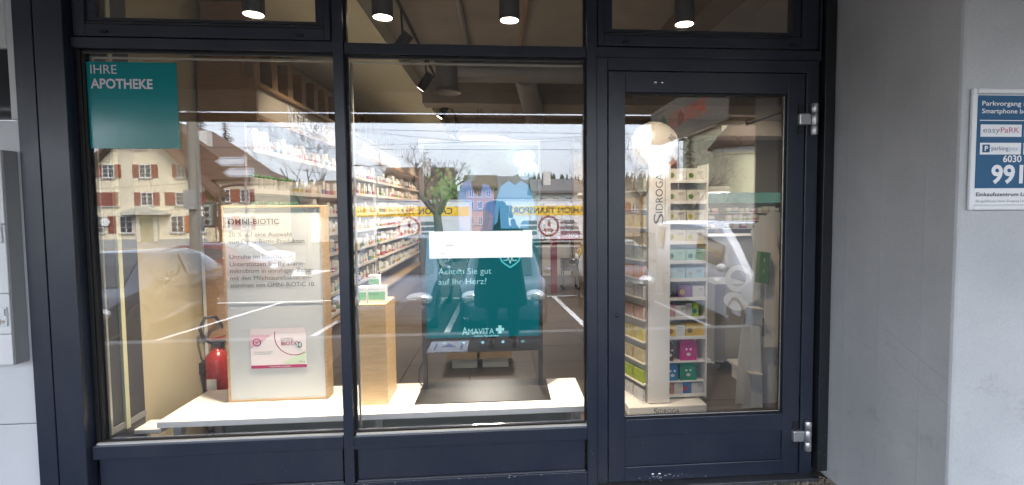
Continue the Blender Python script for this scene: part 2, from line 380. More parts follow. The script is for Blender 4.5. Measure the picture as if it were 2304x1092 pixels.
# dark window reveal on the left with a pale strip
rv = tag(put('window_reveal', bx(-2.2, .085, 0.001, -1.985, .355, 3.04), mat('dark_reveal', (.045, .046, .05), .5, noise=.1)), kind='structure')
put('edge_strip', bx(-1.984, .185, .36, -1.970, .215, 2.7), mat('pale_green_strip', (.46, .46, .30), .7), rv)
put('floor_trim', bx(-1.984, .09, .37, -1.976, .35, .40), mat('grey_trim', (.22, .22, .22), .5), rv)
tag(put('side_return', bx(1.70, .09, 0.001, 1.84, .29, 3.04), 'dark_reveal'), kind='structure')
tag(put('side_wall_return', bx(1.845, .09, 0.001, 6.62, .29, 3.04), backw), kind='structure')

# ================================================================ SHOPFRONT
sf = thing('shopfront', 'dark navy metal shopfront with two display windows and a glazed door', 'shopfront', (0, 0.02, 0))
GY = .05
def P_(name, x0, y0, z0, x1, y1, z1, m=navy, parent=None, bevel=.003): return put(name, bx(x0, y0, z0, x1, y1, z1), m, parent or sf, bevel=bevel)
TOP = 2.85
# corner column of two folded panels
P_('column_panel', -2.233, -.03, .02, -2.149, .06, TOP); P_('column_panel', -2.143, -.03, .02, -2.018, .075, TOP)
P_('column_core', -2.228, -.018, .02, -2.02, .05, TOP, black)
P_('shadow_gap_strip', -2.016, .035, .30, -1.994, .09, TOP, black)  # black strip painted in for the shadow gap beside the column
# mullions
for (x0, x1) in ((-.813, -.764), (.440, .493)): P_('mullion', x0, 0, .02, x1, .10, TOP)
# transoms
P_('transom', -2.012, .006, 2.273, -.8135, .10, 2.324); P_('transom', -.7635, .012, 2.268, .4395, .10, 2.322); P_('transom', .4935, .006, 2.272, 1.69, .10, 2.323)
# sills and lower panels
for k, (x0, x1, za, zb) in enumerate(((-2.008, -.8135, .352, .286), (-.7635, .4395, .348, .280))):
    P_('sill', x0, -.004, zb, x1, .10, za); P_('sill_trim', x0 + .01, .012, za + .0005, x1 - .002, .045, za + .007, mat('spacer_bright', (.74, .74, .73), .3, metal=.25), bevel=0)
    P_('glazing_bead', x0 + .012, .03, za + .0075, x1 - .004, .046, za + .016, black, bevel=0)
    P_('lower_panel', x0 + .012, .022, .112, x1 - .012, .09, zb - .002, navy)
    P_('panel_trim', x0 + .012, .010, .104, x1 - .010, .022, .1115, mat('worn_edge', (.10, .105, .12), .35), bevel=0)
    P_('bottom_rail', x0, .002, .012, x1, .10, .1035)
# window panes with bright spacer on the left edge
for k, (x0, x1, z0, z1) in enumerate(((-1.988, -.8132, .366, 2.272), (-.763, .4392, .362, 2.267))):
    p = put('window_pane', bx(x0, GY, z0, x1, GY + .012, z1), pane_m, sf)
    put('spacer_bar', bx(x0 + .012, GY + .020, z0 + .01, x0 + .022, GY + .034, z1 - .02), mat('spacer_metal', (.42, .42, .36), .35, metal=.6), p)
    put('spacer_bar', bx(x0 + .022, GY + .020, z1 - .03, x1 - .01, GY + .034, z1 - .022), 'spacer_metal', p)
    put('edge_bead', bx(x0, .036, z0 + .002, x0 + .011, GY - .001, z1 - .006), black, p); put('edge_bead', bx(x1 - .010, .036, z0 + .002, x1, GY - .001, z1 - .006), black, p)
    put('edge_bead', bx(x0 + .0115, .036, z1 - .012, x1 - .0105, GY - .001, z1 - .001), black, p)
    put('edge_trim', bx(x0 + .012, .032, z1 - .017, x1 - .012, .0355, z1 - .0125), 'worn_edge', p)
# upper lights: two opening casements and a fixed middle one
def casement(x0, x1, gx0, gx1, gz0):
    c = P_('casement', x0, .012, 2.331, gx0 - .045, .085, TOP); f = []
    put('stile', bx(gx1 + .045, .012, 2.331, x1, .085, TOP), navy, c, bevel=.003)
    put('rail', bx(gx0 - .0447, .012, 2.331, gx1 + .0447, .085, gz0 - .035), navy, c, bevel=.003)
    put('inner_frame', bx(gx0 - .0445, .028, gz0 - .034, gx0, .085, TOP), navy, c, bevel=.002); put('inner_frame', bx(gx1, .028, gz0 - .034, gx1 + .0445, .085, TOP), navy, c, bevel=.002)
    put('inner_frame', bx(gx0 + .0003, .028, gz0 - .034, gx1 - .0003, .085, gz0), navy, c, bevel=.002)
    put('glazing_bead', bx(gx0 - .04, .014, gz0 - .0335, gx1 + .04, .0278, gz0 - .027), mat('dark_bead', (.03, .032, .036), .35), c); put('glazing_bead', bx(gx0 - .04, .016, gz0 - .018, gx1 + .04, .0278, gz0 - .012), 'dark_bead', c)
    put('pane', bx(gx0 + .001, GY, gz0 + .001, gx1 - .001, GY + .012, TOP - .01), pane_m, c)
    for fx in (.12, .88): put('drain_cap', bx(x0 + (x1 - x0) * fx - .016, .002, 2.345, x0 + (x1 - x0) * fx + .016, .0118, 2.357), black, c, bevel=.003)
    for fx in (.16, .5, .9): put('bead_clip', MB().ellipsoid((gx0 + (gx1 - gx0) * fx, .0135, gz0 - .024), (.004, .003, .003), 6, 4), chrome, c)
casement(-2.004, -.826, -1.906, -.899, 2.423); casement(.501, 1.682, .578, 1.547, 2.420)
put('window_pane', bx(-.763, GY, 2.3225, .4392, GY + .012, TOP), pane_m, sf)
P_('edge_bead', -.763, .03, 2.3225, -.752, GY - .001, TOP, black, bevel=0); P_('edge_bead', .428, .03, 2.3225, .4392, GY - .001, TOP, black, bevel=0)
P_('head_rail', -2.23, .0, TOP + .001, 1.765, .10, 2.99)
# door frame and door
P_('door_frame', .4935, .010, .03, .550, .10, 2.2715); P_('door_frame', 1.6205, .010, .03, 1.689, .10, 2.2715); P_('door_frame', .5503, .010, 2.2065, 1.6202, .10, 2.2715)
P_('edge_channel', 1.690, .045, .03, 1.708, .10, 2.85, black); P_('edge_post', 1.709, -.015, .05, 1.765, .06, 2.85, mat('black_edge_post', (.016, .018, .022), .45)); P_('outer_frame', 1.6895, .008, 2.2725, 1.70, .10, 2.85)
P_('threshold', .5503, -.045, .002, 1.70, .10, .028, mat('threshold_metal', (.10, .10, .11), .5, metal=.5, noise=.3, nscale=20))
dr = P_('door', .5555, .014, .032, .644, .075, 2.2035)
put('door_stile', bx(1.519, .014, .032, 1.6150, .075, 2.2035), navy, dr, bevel=.003)
put('door_rail', bx(.6443, .014, 2.097, 1.5187, .075, 2.2035), navy, dr, bevel=.003)
put('door_rail', bx(.6443, .014, .277, 1.5187, .075, .372), navy, dr, bevel=.003)
put('door_rail', bx(.6443, .014, .032, 1.5187, .075, .111), navy, dr, bevel=.003)
put('door_panel', bx(.6443, .024, .1115, 1.5187, .07, .2765), navy, dr, bevel=.002)
put('door_pane', bx(.6448, .046, .3725, 1.5182, .058, 2.0965), pane_m, dr)
put('pane_bead', bx(.6448, .026, .3725, 1.5182, .045, .385), black, dr); put('pane_bead', bx(1.5072, .026, .3855, 1.5182, .045, 2.0965), black, dr); put('pane_bead', bx(.6448, .026, 2.086, 1.5068, .045, 2.0965), black, dr)
put('pane_trim', bx(1.5025, .022, .386, 1.5068, .0255, 2.085), chrome, dr); put('pane_trim', bx(.646, .018, .3855, 1.5, .0225, .3885), alu, dr)
for x in (.801, .838): put('screw_button', MB().ellipsoid((x, .012, 2.149), (.0095, .006, .0095), 12, 6), chrome, dr, smooth=True); put('screw_button', MB().ellipsoid((x - .004, .012, .066), (.0095, .006, .0095), 12, 6), chrome, dr, smooth=True)
put('lock_button', MB().ellipsoid((.600, .0125, .935), (.012, .006, .012), 12, 6), blackmet, dr, smooth=True)
for zc in (1.962, .250):
    h = put('hinge', bx(1.571, -.016, zc - .030, 1.6335, .0135, zc + .030), alu, dr, bevel=.006)
    for (za, zb) in ((zc - .082, zc - .033), (zc - .0315, zc + .0315), (zc + .033, zc + .082)): put('knuckle', MB().lathe([(.0165, za), (.0185, za + .003), (.0185, zb - .003), (.0165, zb)], (1.6545, -.010, 0), 14), alu, h, autosmooth=True)
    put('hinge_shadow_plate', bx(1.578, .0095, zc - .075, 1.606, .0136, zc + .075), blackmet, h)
rng = random.Random(77); chp = MB()
def chip(x, z, s, y):
    n = rng.randint(4, 7); chp.poly([(x + s * rng.uniform(.5, 1.3) * math.cos(6.283 * k / n), y, z + s * rng.uniform(.25, .8) * math.sin(6.283 * k / n)) for k in range(n)])
for k in range(46): chip(rng.uniform(-1.99, -.82) if k % 2 else rng.uniform(-.75, .43), rng.choice((.100, .098, .102)) + rng.gauss(0, .004), rng.uniform(.0015, .006), .0012)
for k in range(40): chip(.72 + abs(rng.gauss(0, .20)), .050 + rng.gauss(0, .010), rng.uniform(.0015, .007), .0133)
for k in range(16): chip(rng.choice((-.79, .466)) + rng.gauss(0, .012), rng.uniform(.04, .45), rng.uniform(.001, .0035), -.0008)
for k in range(14): chip(1.735 + rng.gauss(0, .01), rng.uniform(.06, .6), rng.uniform(.001, .0035), -.0158)
put('paint_chips', chp, mat('bare_metal_chip', (.34, .35, .37), .6), sf)['kind'] = 'stuff'
# grubby concrete step under the door
stp = mat('rough_step', (.20, .18, .15), .9, noise=.5, nscale=18, bump=1.0, bscale=45)
tag(put('door_step', bx(.45, -.16, .001, 1.766, -.0455, .008), stp), kind='structure')
rng = random.Random(5); gv = MB()
for k in range(260):
    x = 1.765 - .75 * rng.random() ** 2; y = rng.uniform(-.15, -.05) if x < 1.705 else rng.uniform(-.12, .0); s = rng.uniform(.003, .010); gv.ellipsoid((x, y, .010 + s * .3), (s * rng.uniform(.7, 1.5), s, s * .7), 5, 3)
tag(put('grit', gv, mat('grit', (.26, .22, .17), .95, var=.3)), 'loose grit and dead leaves gathered on the door step', 'grit', kind='stuff')

# ================================================================ CONCRETE PILLAR (right) and side wall (left)
def concrete():
    m, t, b = nodes('painted_concrete'); L = t.links; b.inputs['Roughness'].default_value = .62
    tc = t.nodes.new('ShaderNodeTexCoord')
    n1 = t.nodes.new('ShaderNodeTexNoise'); n1.inputs['Scale'].default_value = 2.2; n1.inputs['Detail'].default_value = 8; L.new(tc.outputs['Object'], n1.inputs['Vector'])
    cr = t.nodes.new('ShaderNodeValToRGB'); cr.color_ramp.elements[0].position = .3; cr.color_ramp.elements[0].color = (.43, .44, .45, 1); cr.color_ramp.elements[1].position = .68; cr.color_ramp.elements[1].color = (.55, .555, .56, 1); L.new(n1.outputs['Fac'], cr.inputs[0])
    # scuffs in the knee-to-hip zone: stretched noise thresholded
    mp = t.nodes.new('ShaderNodeMapping'); mp.inputs['Scale'].default_value = (2, 2, 3.2); mp.inputs['Rotation'].default_value = (R(8), 0, 0); L.new(tc.outputs['Object'], mp.inputs['Vector'])
    n2 = t.nodes.new('ShaderNodeTexNoise'); n2.inputs['Scale'].default_value = 3.5; n2.inputs['Detail'].default_value = 10; n2.inputs['Roughness'].default_value = .75; L.new(mp.outputs[0], n2.inputs['Vector'])
    c2 = t.nodes.new('ShaderNodeValToRGB'); c2.color_ramp.elements[0].position = .56; c2.color_ramp.elements[0].color = (0, 0, 0, 1); c2.color_ramp.elements[1].position = .80; c2.color_ramp.elements[1].color = (1, 1, 1, 1); L.new(n2.outputs['Fac'], c2.inputs[0])
    sx = t.nodes.new('ShaderNodeSeparateXYZ'); L.new(tc.outputs['Object'], sx.inputs[0])
    zr = t.nodes.new('ShaderNodeMapRange'); zr.inputs['From Min'].default_value = 1.35; zr.inputs['From Max'].default_value = .75; L.new(sx.outputs['Z'], zr.inputs['Value'])
    mu = t.nodes.new('ShaderNodeMath'); mu.operation = 'MULTIPLY'; L.new(zr.outputs[0], mu.inputs[0]); L.new(c2.outputs[0], mu.inputs[1])
    mu2 = t.nodes.new('ShaderNodeMath'); mu2.operation = 'MULTIPLY'; mu2.inputs[1].default_value = .50; L.new(mu.outputs[0], mu2.inputs[0])
    mx = t.nodes.new('ShaderNodeMix'); mx.data_type = 'RGBA'; L.new(mu2.outputs[0], mx.inputs['Factor']); L.new(cr.outputs[0], mx.inputs[6]); mx.inputs[7].default_value = (.20, .195, .19, 1)
    ng = t.nodes.new('ShaderNodeTexNoise'); ng.inputs['Scale'].default_value = 140; ng.inputs['Detail'].default_value = 6; ng.inputs['Roughness'].default_value = .8; L.new(tc.outputs['Object'], ng.inputs['Vector'])
    gr = t.nodes.new('ShaderNodeMapRange'); gr.inputs['From Min'].default_value = .3; gr.inputs['From Max'].default_value = .7; gr.inputs['To Min'].default_value = .88; gr.inputs['To Max'].default_value = 1.10; L.new(ng.outputs['Fac'], gr.inputs['Value'])
    vp = t.nodes.new('ShaderNodeTexVoronoi'); vp.inputs['Scale'].default_value = 34; L.new(tc.outputs['Object'], vp.inputs['Vector'])
    pore = t.nodes.new('ShaderNodeMapRange'); pore.inputs['From Min'].default_value = .02; pore.inputs['From Max'].default_value = .09; pore.inputs['To Min'].default_value = .70; pore.inputs['To Max'].default_value = 1.0; L.new(vp.outputs['Distance'], pore.inputs['Value'])
    gp_ = t.nodes.new('ShaderNodeMath'); gp_.operation = 'MULTIPLY'; L.new(gr.outputs[0], gp_.inputs[0]); L.new(pore.outputs[0], gp_.inputs[1])
    mg = t.nodes.new('ShaderNodeMix'); mg.data_type = 'RGBA'; mg.blend_type = 'MULTIPLY'; mg.inputs['Factor'].default_value = 1; L.new(mx.outputs[2], mg.inputs[6]); L.new(gp_.outputs[0], mg.inputs[7])
    L.new(mg.outputs[2], b.inputs['Base Color'])
    n3 = t.nodes.new('ShaderNodeTexNoise'); n3.inputs['Scale'].default_value = 90; n3.inputs['Detail'].default_value = 5; L.new(tc.outputs['Object'], n3.inputs['Vector'])
    wv = t.nodes.new('ShaderNodeTexWave'); wv.wave_type = 'BANDS'; wv.bands_direction = 'Y'; wv.inputs['Scale'].default_value = 1.25; wv.inputs['Distortion'].default_value = 1.1; wv.inputs['Detail Scale'].default_value = .35; L.new(tc.outputs['Object'], wv.inputs['Vector'])
    c3 = t.nodes.new('ShaderNodeValToRGB'); c3.color_ramp.elements[0].position = .985; c3.color_ramp.elements[0].color = (0, 0, 0, 1); c3.color_ramp.elements[1].position = 1; c3.color_ramp.elements[1].color = (1, 1, 1, 1); L.new(wv.outputs['Fac'], c3.inputs[0])
    ad = t.nodes.new('ShaderNodeMath'); ad.operation = 'MULTIPLY_ADD'; ad.inputs[1].default_value = .10; L.new(n3.outputs['Fac'], ad.inputs[0]); L.new(c3.outputs[0], ad.inputs[2])
    bp = t.nodes.new('ShaderNodeBump'); bp.inputs['Strength'].default_value = .30; bp.inputs['Distance'].default_value = .0016; L.new(ad.outputs[0], bp.inputs['Height']); L.new(bp.outputs[0], b.inputs['Normal'])
    MATS['painted_concrete'] = m; return m
conc = concrete()
pl = put('concrete_pillar', bx(1.768, -.795, .004, 2.75, .085, 2.855), conc, bevel=.014)
tag(pl, 'light grey painted concrete pillar right of the shop door', 'pillar')
# thin scratch lines left by boards and trolleys
sc = MB(); rng = random.Random(11)
for (y0, z0, y1, z1) in ((-.42, .93, -.78, .80), (-.50, .80, -.79, .70), (-.12, .86, -.40, .80)):
    pts = [(1.7665, y0 + (y1 - y0) * k / 9, z0 + (z1 - z0) * k / 9 + rng.uniform(-.004, .004)) for k in range(10)]; stroke(pts, .0013, (1, 0, 0), sc)
put('scratch_marks', sc, mat('scratch', (.27, .265, .26), .8), pl)

wl = thing('side_wall_panel', 'pale grey metal wall panel with a dark window left of the navy column', 'wall', (-2.5, .02, 0))
wm = mat('pale_grey_metal', (.62, .63, .65), .45, noise=.04)
put('panel', bx(-3.6, .0, .48, -2.2345, .06, 1.93), wm, wl, bevel=.004); put('panel', bx(-3.6, .0, .008, -2.2345, .06, .4755), wm, wl, bevel=.004)
put('panel', bx(-2.285, .0, 1.934, -2.2345, .06, 2.85), wm, wl, bevel=.004); put('panel', bx(-3.6, .0, 2.262, -2.2855, .06, 2.85), wm, wl, bevel=.004)
put('window_pane', bx(-3.6, .02, 1.9345, -2.2855, .05, 2.2615), mat('dark_side_glass', (.03, .033, .036), .05), wl)
mbx = thing('mailbox_unit', 'white wall-mounted letterbox unit cut off by the left edge', 'mailbox', (-2.6, -.05, .79))
put('casing', bx(-2.95, -.078, .79, -2.266, -.001, 1.785), mat('mailbox_grey', (.36, .365, .37), .5, noise=.06), mbx, bevel=.003)
zs = [.79, 1.06, 1.46, 1.785]
for (za, zb) in ((.793, .935), (.938, 1.125), (1.128, 1.445), (1.448, 1.782)):
    d_ = put('letterbox_door', bx(-2.94, -.088, za, -2.268, -.0785, zb), mat('mailbox_white', (.74, .75, .76), .45, noise=.03), mbx, bevel=.003)
for zc in (1.02, 1.405):
    s_ = put('name_slot', bx(-2.42, -.097, zc - .045, -2.276, -.0885, zc + .045), 'mailbox_white', mbx, bevel=.003)
    put('lock', MB().lathe([(.006, -.102), (.006, -.0975)], (-2.290, 0, zc - .022), 10, 'Y'), chrome, s_); put('name_plate', bx(-2.36, -.0985, zc - .035, -2.30, -.0972, zc - .012), mat('brass_plate', (.45, .36, .16), .4), s_)
    put('flap', bx(-2.41, -.103, zc + .004, -2.280, -.0972, zc + .038), 'mailbox_white', s_, bevel=.002)

# parking sign on the pillar
ps = thing('parking_notice', 'blue and white parking payment notice in a silver snap frame on the pillar', 'sign', (1.97, -.80, 1.48))
fx0, fx1, fz0, fz1, fy = 1.800, 2.150, 1.482, 1.948, -.796
fr = mat('snap_frame', (.76, .77, .77), .4)
for b_ in ((fx0, fz0, fx0 + .020, fz1), (fx1 - .020, fz0, fx1, fz1), (fx0 + .0203, fz0, fx1 - .0203, fz0 + .020), (fx0 + .0203, fz1 - .020, fx1 - .0203, fz1)): put('frame_bar', bx(b_[0], fy - .016, b_[1], b_[2], fy - .001, b_[3]), fr, ps, bevel=.005)
sh = put('sheet', bx(fx0 + .021, fy - .006, fz0 + .021, fx1 - .021, fy - .002, fz1 - .021), mat('sheet_white', (.78, .79, .80), .3), ps)
blue = mat('sign_blue', (.012, .10, .22), .45, spec=.25); Y0 = fy - .008
put('blue_field', bx(1.829, Y0, 1.567, 2.121, fy - .0062, 1.923), blue, sh)
tw = mat('sign_white_print', (.82, .83, .84), .4); Y1 = Y0 - .0012
text('lettering', 'Parkvorgang mit', (1.845, Y1, 1.884), .215, .017, tw, sh, bold=.012); text('lettering', 'Smartphone bezahlen', (1.845, Y1, 1.855), .262, .017, tw, sh, bold=.012)
put('rule_line', bx(1.838, Y1, 1.826, 2.112, Y0 - .0004, 1.829), tw, sh)
for (za, zb) in ((1.765, 1.812), (1.697, 1.742)): put('logo_field', bx(1.842, Y1, za, 2.014, Y0 - .0004, zb), tw, sh, bevel=.001); put('logo_field', bx(2.024, Y1, za - .0, 2.108, Y0 - .0004, zb), tw, sh)
text('lettering', 'easy', (1.852, Y1 - .001, 1.781), .070, .020, mat('magenta_grey_print', (.28, .24, .30), .4), sh); text('lettering', 'PaRK', (1.925, Y1 - .001, 1.781), .078, .020, mat('pink_print', (.55, .06, .16), .4), sh)
put('logo_square', bx(1.852, Y1 - .001, 1.705, 1.882, Y1 - .0002, 1.735), blue, sh); text('lettering', 'P', (1.860, Y1 - .002, 1.711), .014, .018, tw, sh, bold=.03)
text('lettering', 'parking', (1.890, Y1 - .001, 1.713), .070, .016, mat('grey_blue_print', (.10, .16, .24), .4), sh); text('lettering', 'pay', (1.963, Y1 - .001, 1.713), .038, .016, mat('pale_blue_print', (.38, .50, .62), .4), sh)
text('lettering', '6030', (1.940, Y1, 1.668), .078, .025, tw, sh, bold=.02); text('lettering', '991', (1.893, Y1, 1.588), .134, .066, tw, sh, bold=.03)
dk = mat('dark_print', (.05, .055, .07), .5)
text('lettering', 'Einkaufszentrum Laden', (1.835, fy - .0075, 1.536), .250, .015, dk, sh, bold=.01); text('lettering', 'Bargeldkasse beim Eingang Ladengasse', (1.835, fy - .0075, 1.513), .262, .009, mat('grey_print', (.28, .29, .32), .5), sh)

# ================================================================ IN THE WINDOW
tb = thing('display_table', 'long low white display table behind the two windows', 'table', (-.7, .47, 0))
put('table_top', bx(-1.842, .215, .345, .475, .72, .380), white, tb, bevel=.003)
for (x, y) in ((-1.78, .25), (-1.78, .66), (-.72, .27), (.40, .25), (.40, .66)): put('leg', bx(x, y, .001, x + .04, y + .04, .3445), mat('grey_leg', (.34, .35, .35), .4), tb)
put('back_panel', bx(-1.80, .70, .02, .44, .712, .3445), mat('grey_green_reflection', (.34, .40, .38), .4), tb)  # added sheet; its grey-green imitates the reflection in the shade under the table
put('low_shelf', bx(-1.99, .26, .30, -1.85, .40, .325), white, tb, bevel=.003)

# teal window sticker
st = put('window_sticker', bx(-1.981, GY - .0030, 1.806, -1.568, GY - .0006, 2.220), mat('teal_film', (.0, .25, .268), .12, spec=.7, bump=.02, bscale=90), None)
tag(st, 'square teal window sticker reading IHRE APOTHEKE on the left pane', 'sticker')
lw_ = mat('sticker_white', (.72, .72, .78), .5)
text('lettering', 'IHRE', (-1.958, GY - .0042, 2.163), .118, .042, lw_, st, bold=-.004); text('lettering', 'APOTHEKE', (-1.961, GY - .0042, 2.094), .282, .044, lw_, st, bold=.025)

# framed poster
po = thing('framed_poster', 'tall oak-framed white poster for OMNI-BIOTIC on the table', 'poster', (-1.31, .49, .38))
put('base_board', bx(-1.60, .375, .3808, -1.00, .63, .3875), white, po, bevel=.002)
x0, x1, z0, z1, yf, yb = -1.590, -1.030, .388, 1.528, .452, .56
for b_ in ((x0, z0, x0 + .013, z1), (x1 - .013, z0, x1, z1), (x0 + .0132, z0, x1 - .0132, z0 + .013), (x0 + .0132, z1 - .013, x1 - .0132, z1)): put('frame_bar', bx(b_[0], yf, b_[1], b_[2], yb, b_[3]), dim_frame_oak, po, bevel=.002)
sh = put('poster_sheet', bx(x0 + .0135, yf + .006, z0 + .0135, x1 - .0135, yf + .012, z1 - .0135), mat('poster_paper', (.41, .435, .44), .5), po)
put('sheet_seam', bx(x0 + .019, yf + .0045, .960, x1 - .019, yf + .0058, .963), mat('seam_grey', (.30, .33, .33), .5), sh)

pt = mat('poster_print', (.028, .029, .030), .7); yt = yf + .0040
text('lettering', 'OMNI-BIOTIC', (-1.556, yt, 1.423), .281, .030, pt, sh, bold=.020)
for s_, z, wd, bo in (('20 % auf eine Auswahl', 1.352, .345, 0), ('von Omni-Biotic-Produkten', 1.312, .417, 0), ('Unruhe im Bauch?', 1.225, .285, 0), ('Unterstützen Sie Ihr Darm-', 1.182, .418, 0), ('mikrobiom in unruhigen Zeiten', 1.143, .462, 0), ('mit den Milchsäurebakterien-', 1.101, .450, 0), ('stämmen von OMNi-BiOTiC 10.', 1.060, .470, 0)):
    text('lettering', s_, (-1.555, yt, z), wd, .0245, pt, sh)
# printed picture of a carton
yp = yf + .0035; bp_ = mat('printed_carton', (.66, .62, .63), .4); mag = mat('printed_magenta', (.30, .02, .09), .4); grn = mat('printed_pale_green', (.50, .62, .46), .4); pnk = mat('printed_pink', (.58, .36, .42), .4)
put('printed_box', MB().poly([(-1.457, yp, .585), (-1.146, yp, .590), (-1.146, yp, .785), (-1.460, yp, .782)]), bp_, sh)
put('printed_box_top', MB().poly([(-1.460, yp, .783), (-1.146, yp, .786), (-1.156, yp, .818), (-1.452, yp, .818)]), mat('printed_top', (.56, .50, .52), .4), sh)
put('printed_tint', MB().poly([(-1.459, yp - .0006, .700), (-1.335, yp - .0006, .781), (-1.459, yp - .0006, .781)]), pnk, sh)
put('printed_tint', MB().poly([(-1.290, yp - .0006, .607), (-1.148, yp - .0006, .608), (-1.148, yp - .0006, .690)]), grn, sh)
put('printed_band', bx(-1.457, yp - .0012, .583, -1.146, yp - .0004, .601), mag, sh)
text('lettering', 'Wissenschaft und Qualität', (-1.355, yp - .002, .589), .120, .0075, mat('print_white', (.75, .75, .75), .5), sh)
put('printed_arc', ring((-1.21, yp - .001, .770), .110, .1145, 24, a0=R(165), a1=R(300)), mag, sh)
text('lettering', 'OMNi', (-1.288, yp - .001, .742), .070, .020, mat('print_grey_red', (.20, .12, .14), .5), sh); text('lettering', 'BiOTiC', (-1.286, yp - .001, .716), .098, .021, mag, sh, bold=.02)
put('printed_disc', disc((-1.184, yp - .0016, .717), .0165), mat('print_petrol', (.05, .16, .17), .5), sh); text('lettering', '10', (-1.1965, yp - .0024, .709), .024, .017, 'print_white', sh, bold=.03)
put('printed_seal', ring((-1.421, yp - .001, .737), .017, .0235), mag, sh); put('printed_tick', stroke([(-1.429, yp - .001, .738), (-1.423, yp - .001, .731), (-1.412, yp - .001, .745)], .004), mag, sh)
text('lettering', 'Nahrungsergänzungsmittel', (-1.440, yp - .001, .677), .104, .0075, 'print_petrol', sh); text('lettering', 'mit Milchsäurebakterien', (-1.440, yp - .001, .665), .092, .0075, 'print_petrol', sh)
text('lettering', '150 g', (-1.192, yp - .001, .613), .036, .011, 'print_grey_red', sh)

# oak plinth with three cartons
ot = thing('oak_plinth', 'short light oak plinth on the table beside the screen', 'plinth', (-.73, .47, .38))
put('body', bx(-.812, .345, .3805, -.662, .60, .965), oak, ot, bevel=.002); put('grommet', ring((-.735, .3442, .93), .030, .0325, 20, a0=R(20), a1=R(160)), mat('oak_dark_line', (.35, .24, .12), .5), ot)
def sinu(x0, x1, y0, y1, z0, z1, label, txt=True):
    t_ = thing('medicine_carton', label, 'carton', ((x0 + x1) / 2, (y0 + y1) / 2, z0), group='green and white cartons on the oak plinth')
    put('box', bx(x0, y0, z0, x1, y1, z1), mat('carton_white', (.72, .72, .68), .4), t_, bevel=.001)
    h = z1 - z0; put('green_field', bx(x0 + .003, y0 - .0008, z0 + h * .2, x1 - .003, y0 - .0002, z0 + h * .68), mat('carton_green', (.16, .42, .13), .4), t_)
    text('lettering', 'BIONORICA', (x0 + .006, y0 - .001, z0 + h * .78), (x1 - x0) * .55, .006, dk, t_)
    if txt: text('lettering', 'Sinupret', (x0 + .007, y0 - .0014, z0 + h * .5), (x1 - x0) * .55, .010, mat('dark_green_print', (.03, .10, .04), .4), t_)
sinu(-.822, -.7745, .375, .43, .9655, 1.060, 'narrow green and white carton on the plinth, leftmost of three', False)
sinu(-.768, -.668, .375, .43, .9655, 1.062, 'wide green and white carton on the plinth, beneath a smaller one')
sinu(-.762, -.702, .380, .425, 1.0625, 1.125, 'small green and white carton stacked on top of a wider one')

# screen on a stand
kv = thing('digital_display', 'upright digital advertising screen on a black stand showing a teal advert', 'screen', (-.13, .54, .38))
put('base_plate', MB().prism([(-.512, .325, .3806), (.278, .325, .3806), (.278, .325, .386), (-.512, .325, .386)], (0, .395, 0)), mat('black_base', (.022, .021, .021), .35, noise=.2, nscale=4), kv, bevel=.002)
for x in (-.497, .222): put('post', bx(x, .575, .3865, x + .028, .60, 1.86), blackmet, kv, bevel=.002)
put('cable', MB().tube([(-.505, .60, .40), (-.525, .59, .43), (-.522, .60, .50), (-.498, .61, .55)], .004, 6), black, kv)
hb_ = put('housing', bx(-.493, .545, .618, .246, .574, 1.918), mat('screen_housing', (.02, .022, .024), .3), kv, bevel=.004)
SY = .5445
def screen_pic():
    m, t, b = nodes('screen_picture'); L = t.links; b.inputs['Base Color'].default_value = (.003, .003, .003, 1); b.inputs['Roughness'].default_value = .7; b.inputs['Specular IOR Level'].default_value = .02
    tc = t.nodes.new('ShaderNodeTexCoord'); n = t.nodes.new('ShaderNodeTexNoise'); n.inputs['Scale'].default_value = 5; n.inputs['Detail'].default_value = 2.5; L.new(tc.outputs['Object'], n.inputs['Vector'])
    cr = t.nodes.new('ShaderNodeValToRGB'); e = cr.color_ramp.elements; e[0].position = .40; e[0].color = (.03, .034, .034, 1); e[1].position = .72; e[1].color = (.22, .34, .34, 1); k = e.new(.60); k.color = (.07, .11, .075, 1); L.new(n.outputs['Fac'], cr.inputs[0])
    sx = t.nodes.new('ShaderNodeSeparateXYZ'); L.new(tc.outputs['Object'], sx.inputs[0])
    mr = t.nodes.new('ShaderNodeMapRange'); mr.inputs['From Min'].default_value = 1.30; mr.inputs['From Max'].default_value = 1.50; L.new(sx.outputs['Z'], mr.inputs['Value'])
    mx = t.nodes.new('ShaderNodeMix'); mx.data_type = 'RGBA'; L.new(mr.outputs[0], mx.inputs['Factor']); mx.inputs[6].default_value = (0, .135, .160, 1); L.new(cr.outputs[0], mx.inputs[7])
    L.new(mx.outputs[2], b.inputs['Emission Color']); b.inputs['Emission Strength'].default_value = E1; MATS['screen_picture'] = m; return m
scr = put('screen', bx(-.462, SY - .002, .712, .226, SY - .0003, 1.885), screen_pic(), kv)
def flat(name, pts, col, d, k=1.0): return put(name, MB().poly([(x, SY - .002 - d, z) for x, z in pts]), emit('screen_' + name + '_%d' % int(d * 1e5), col, E1 * k), scr)
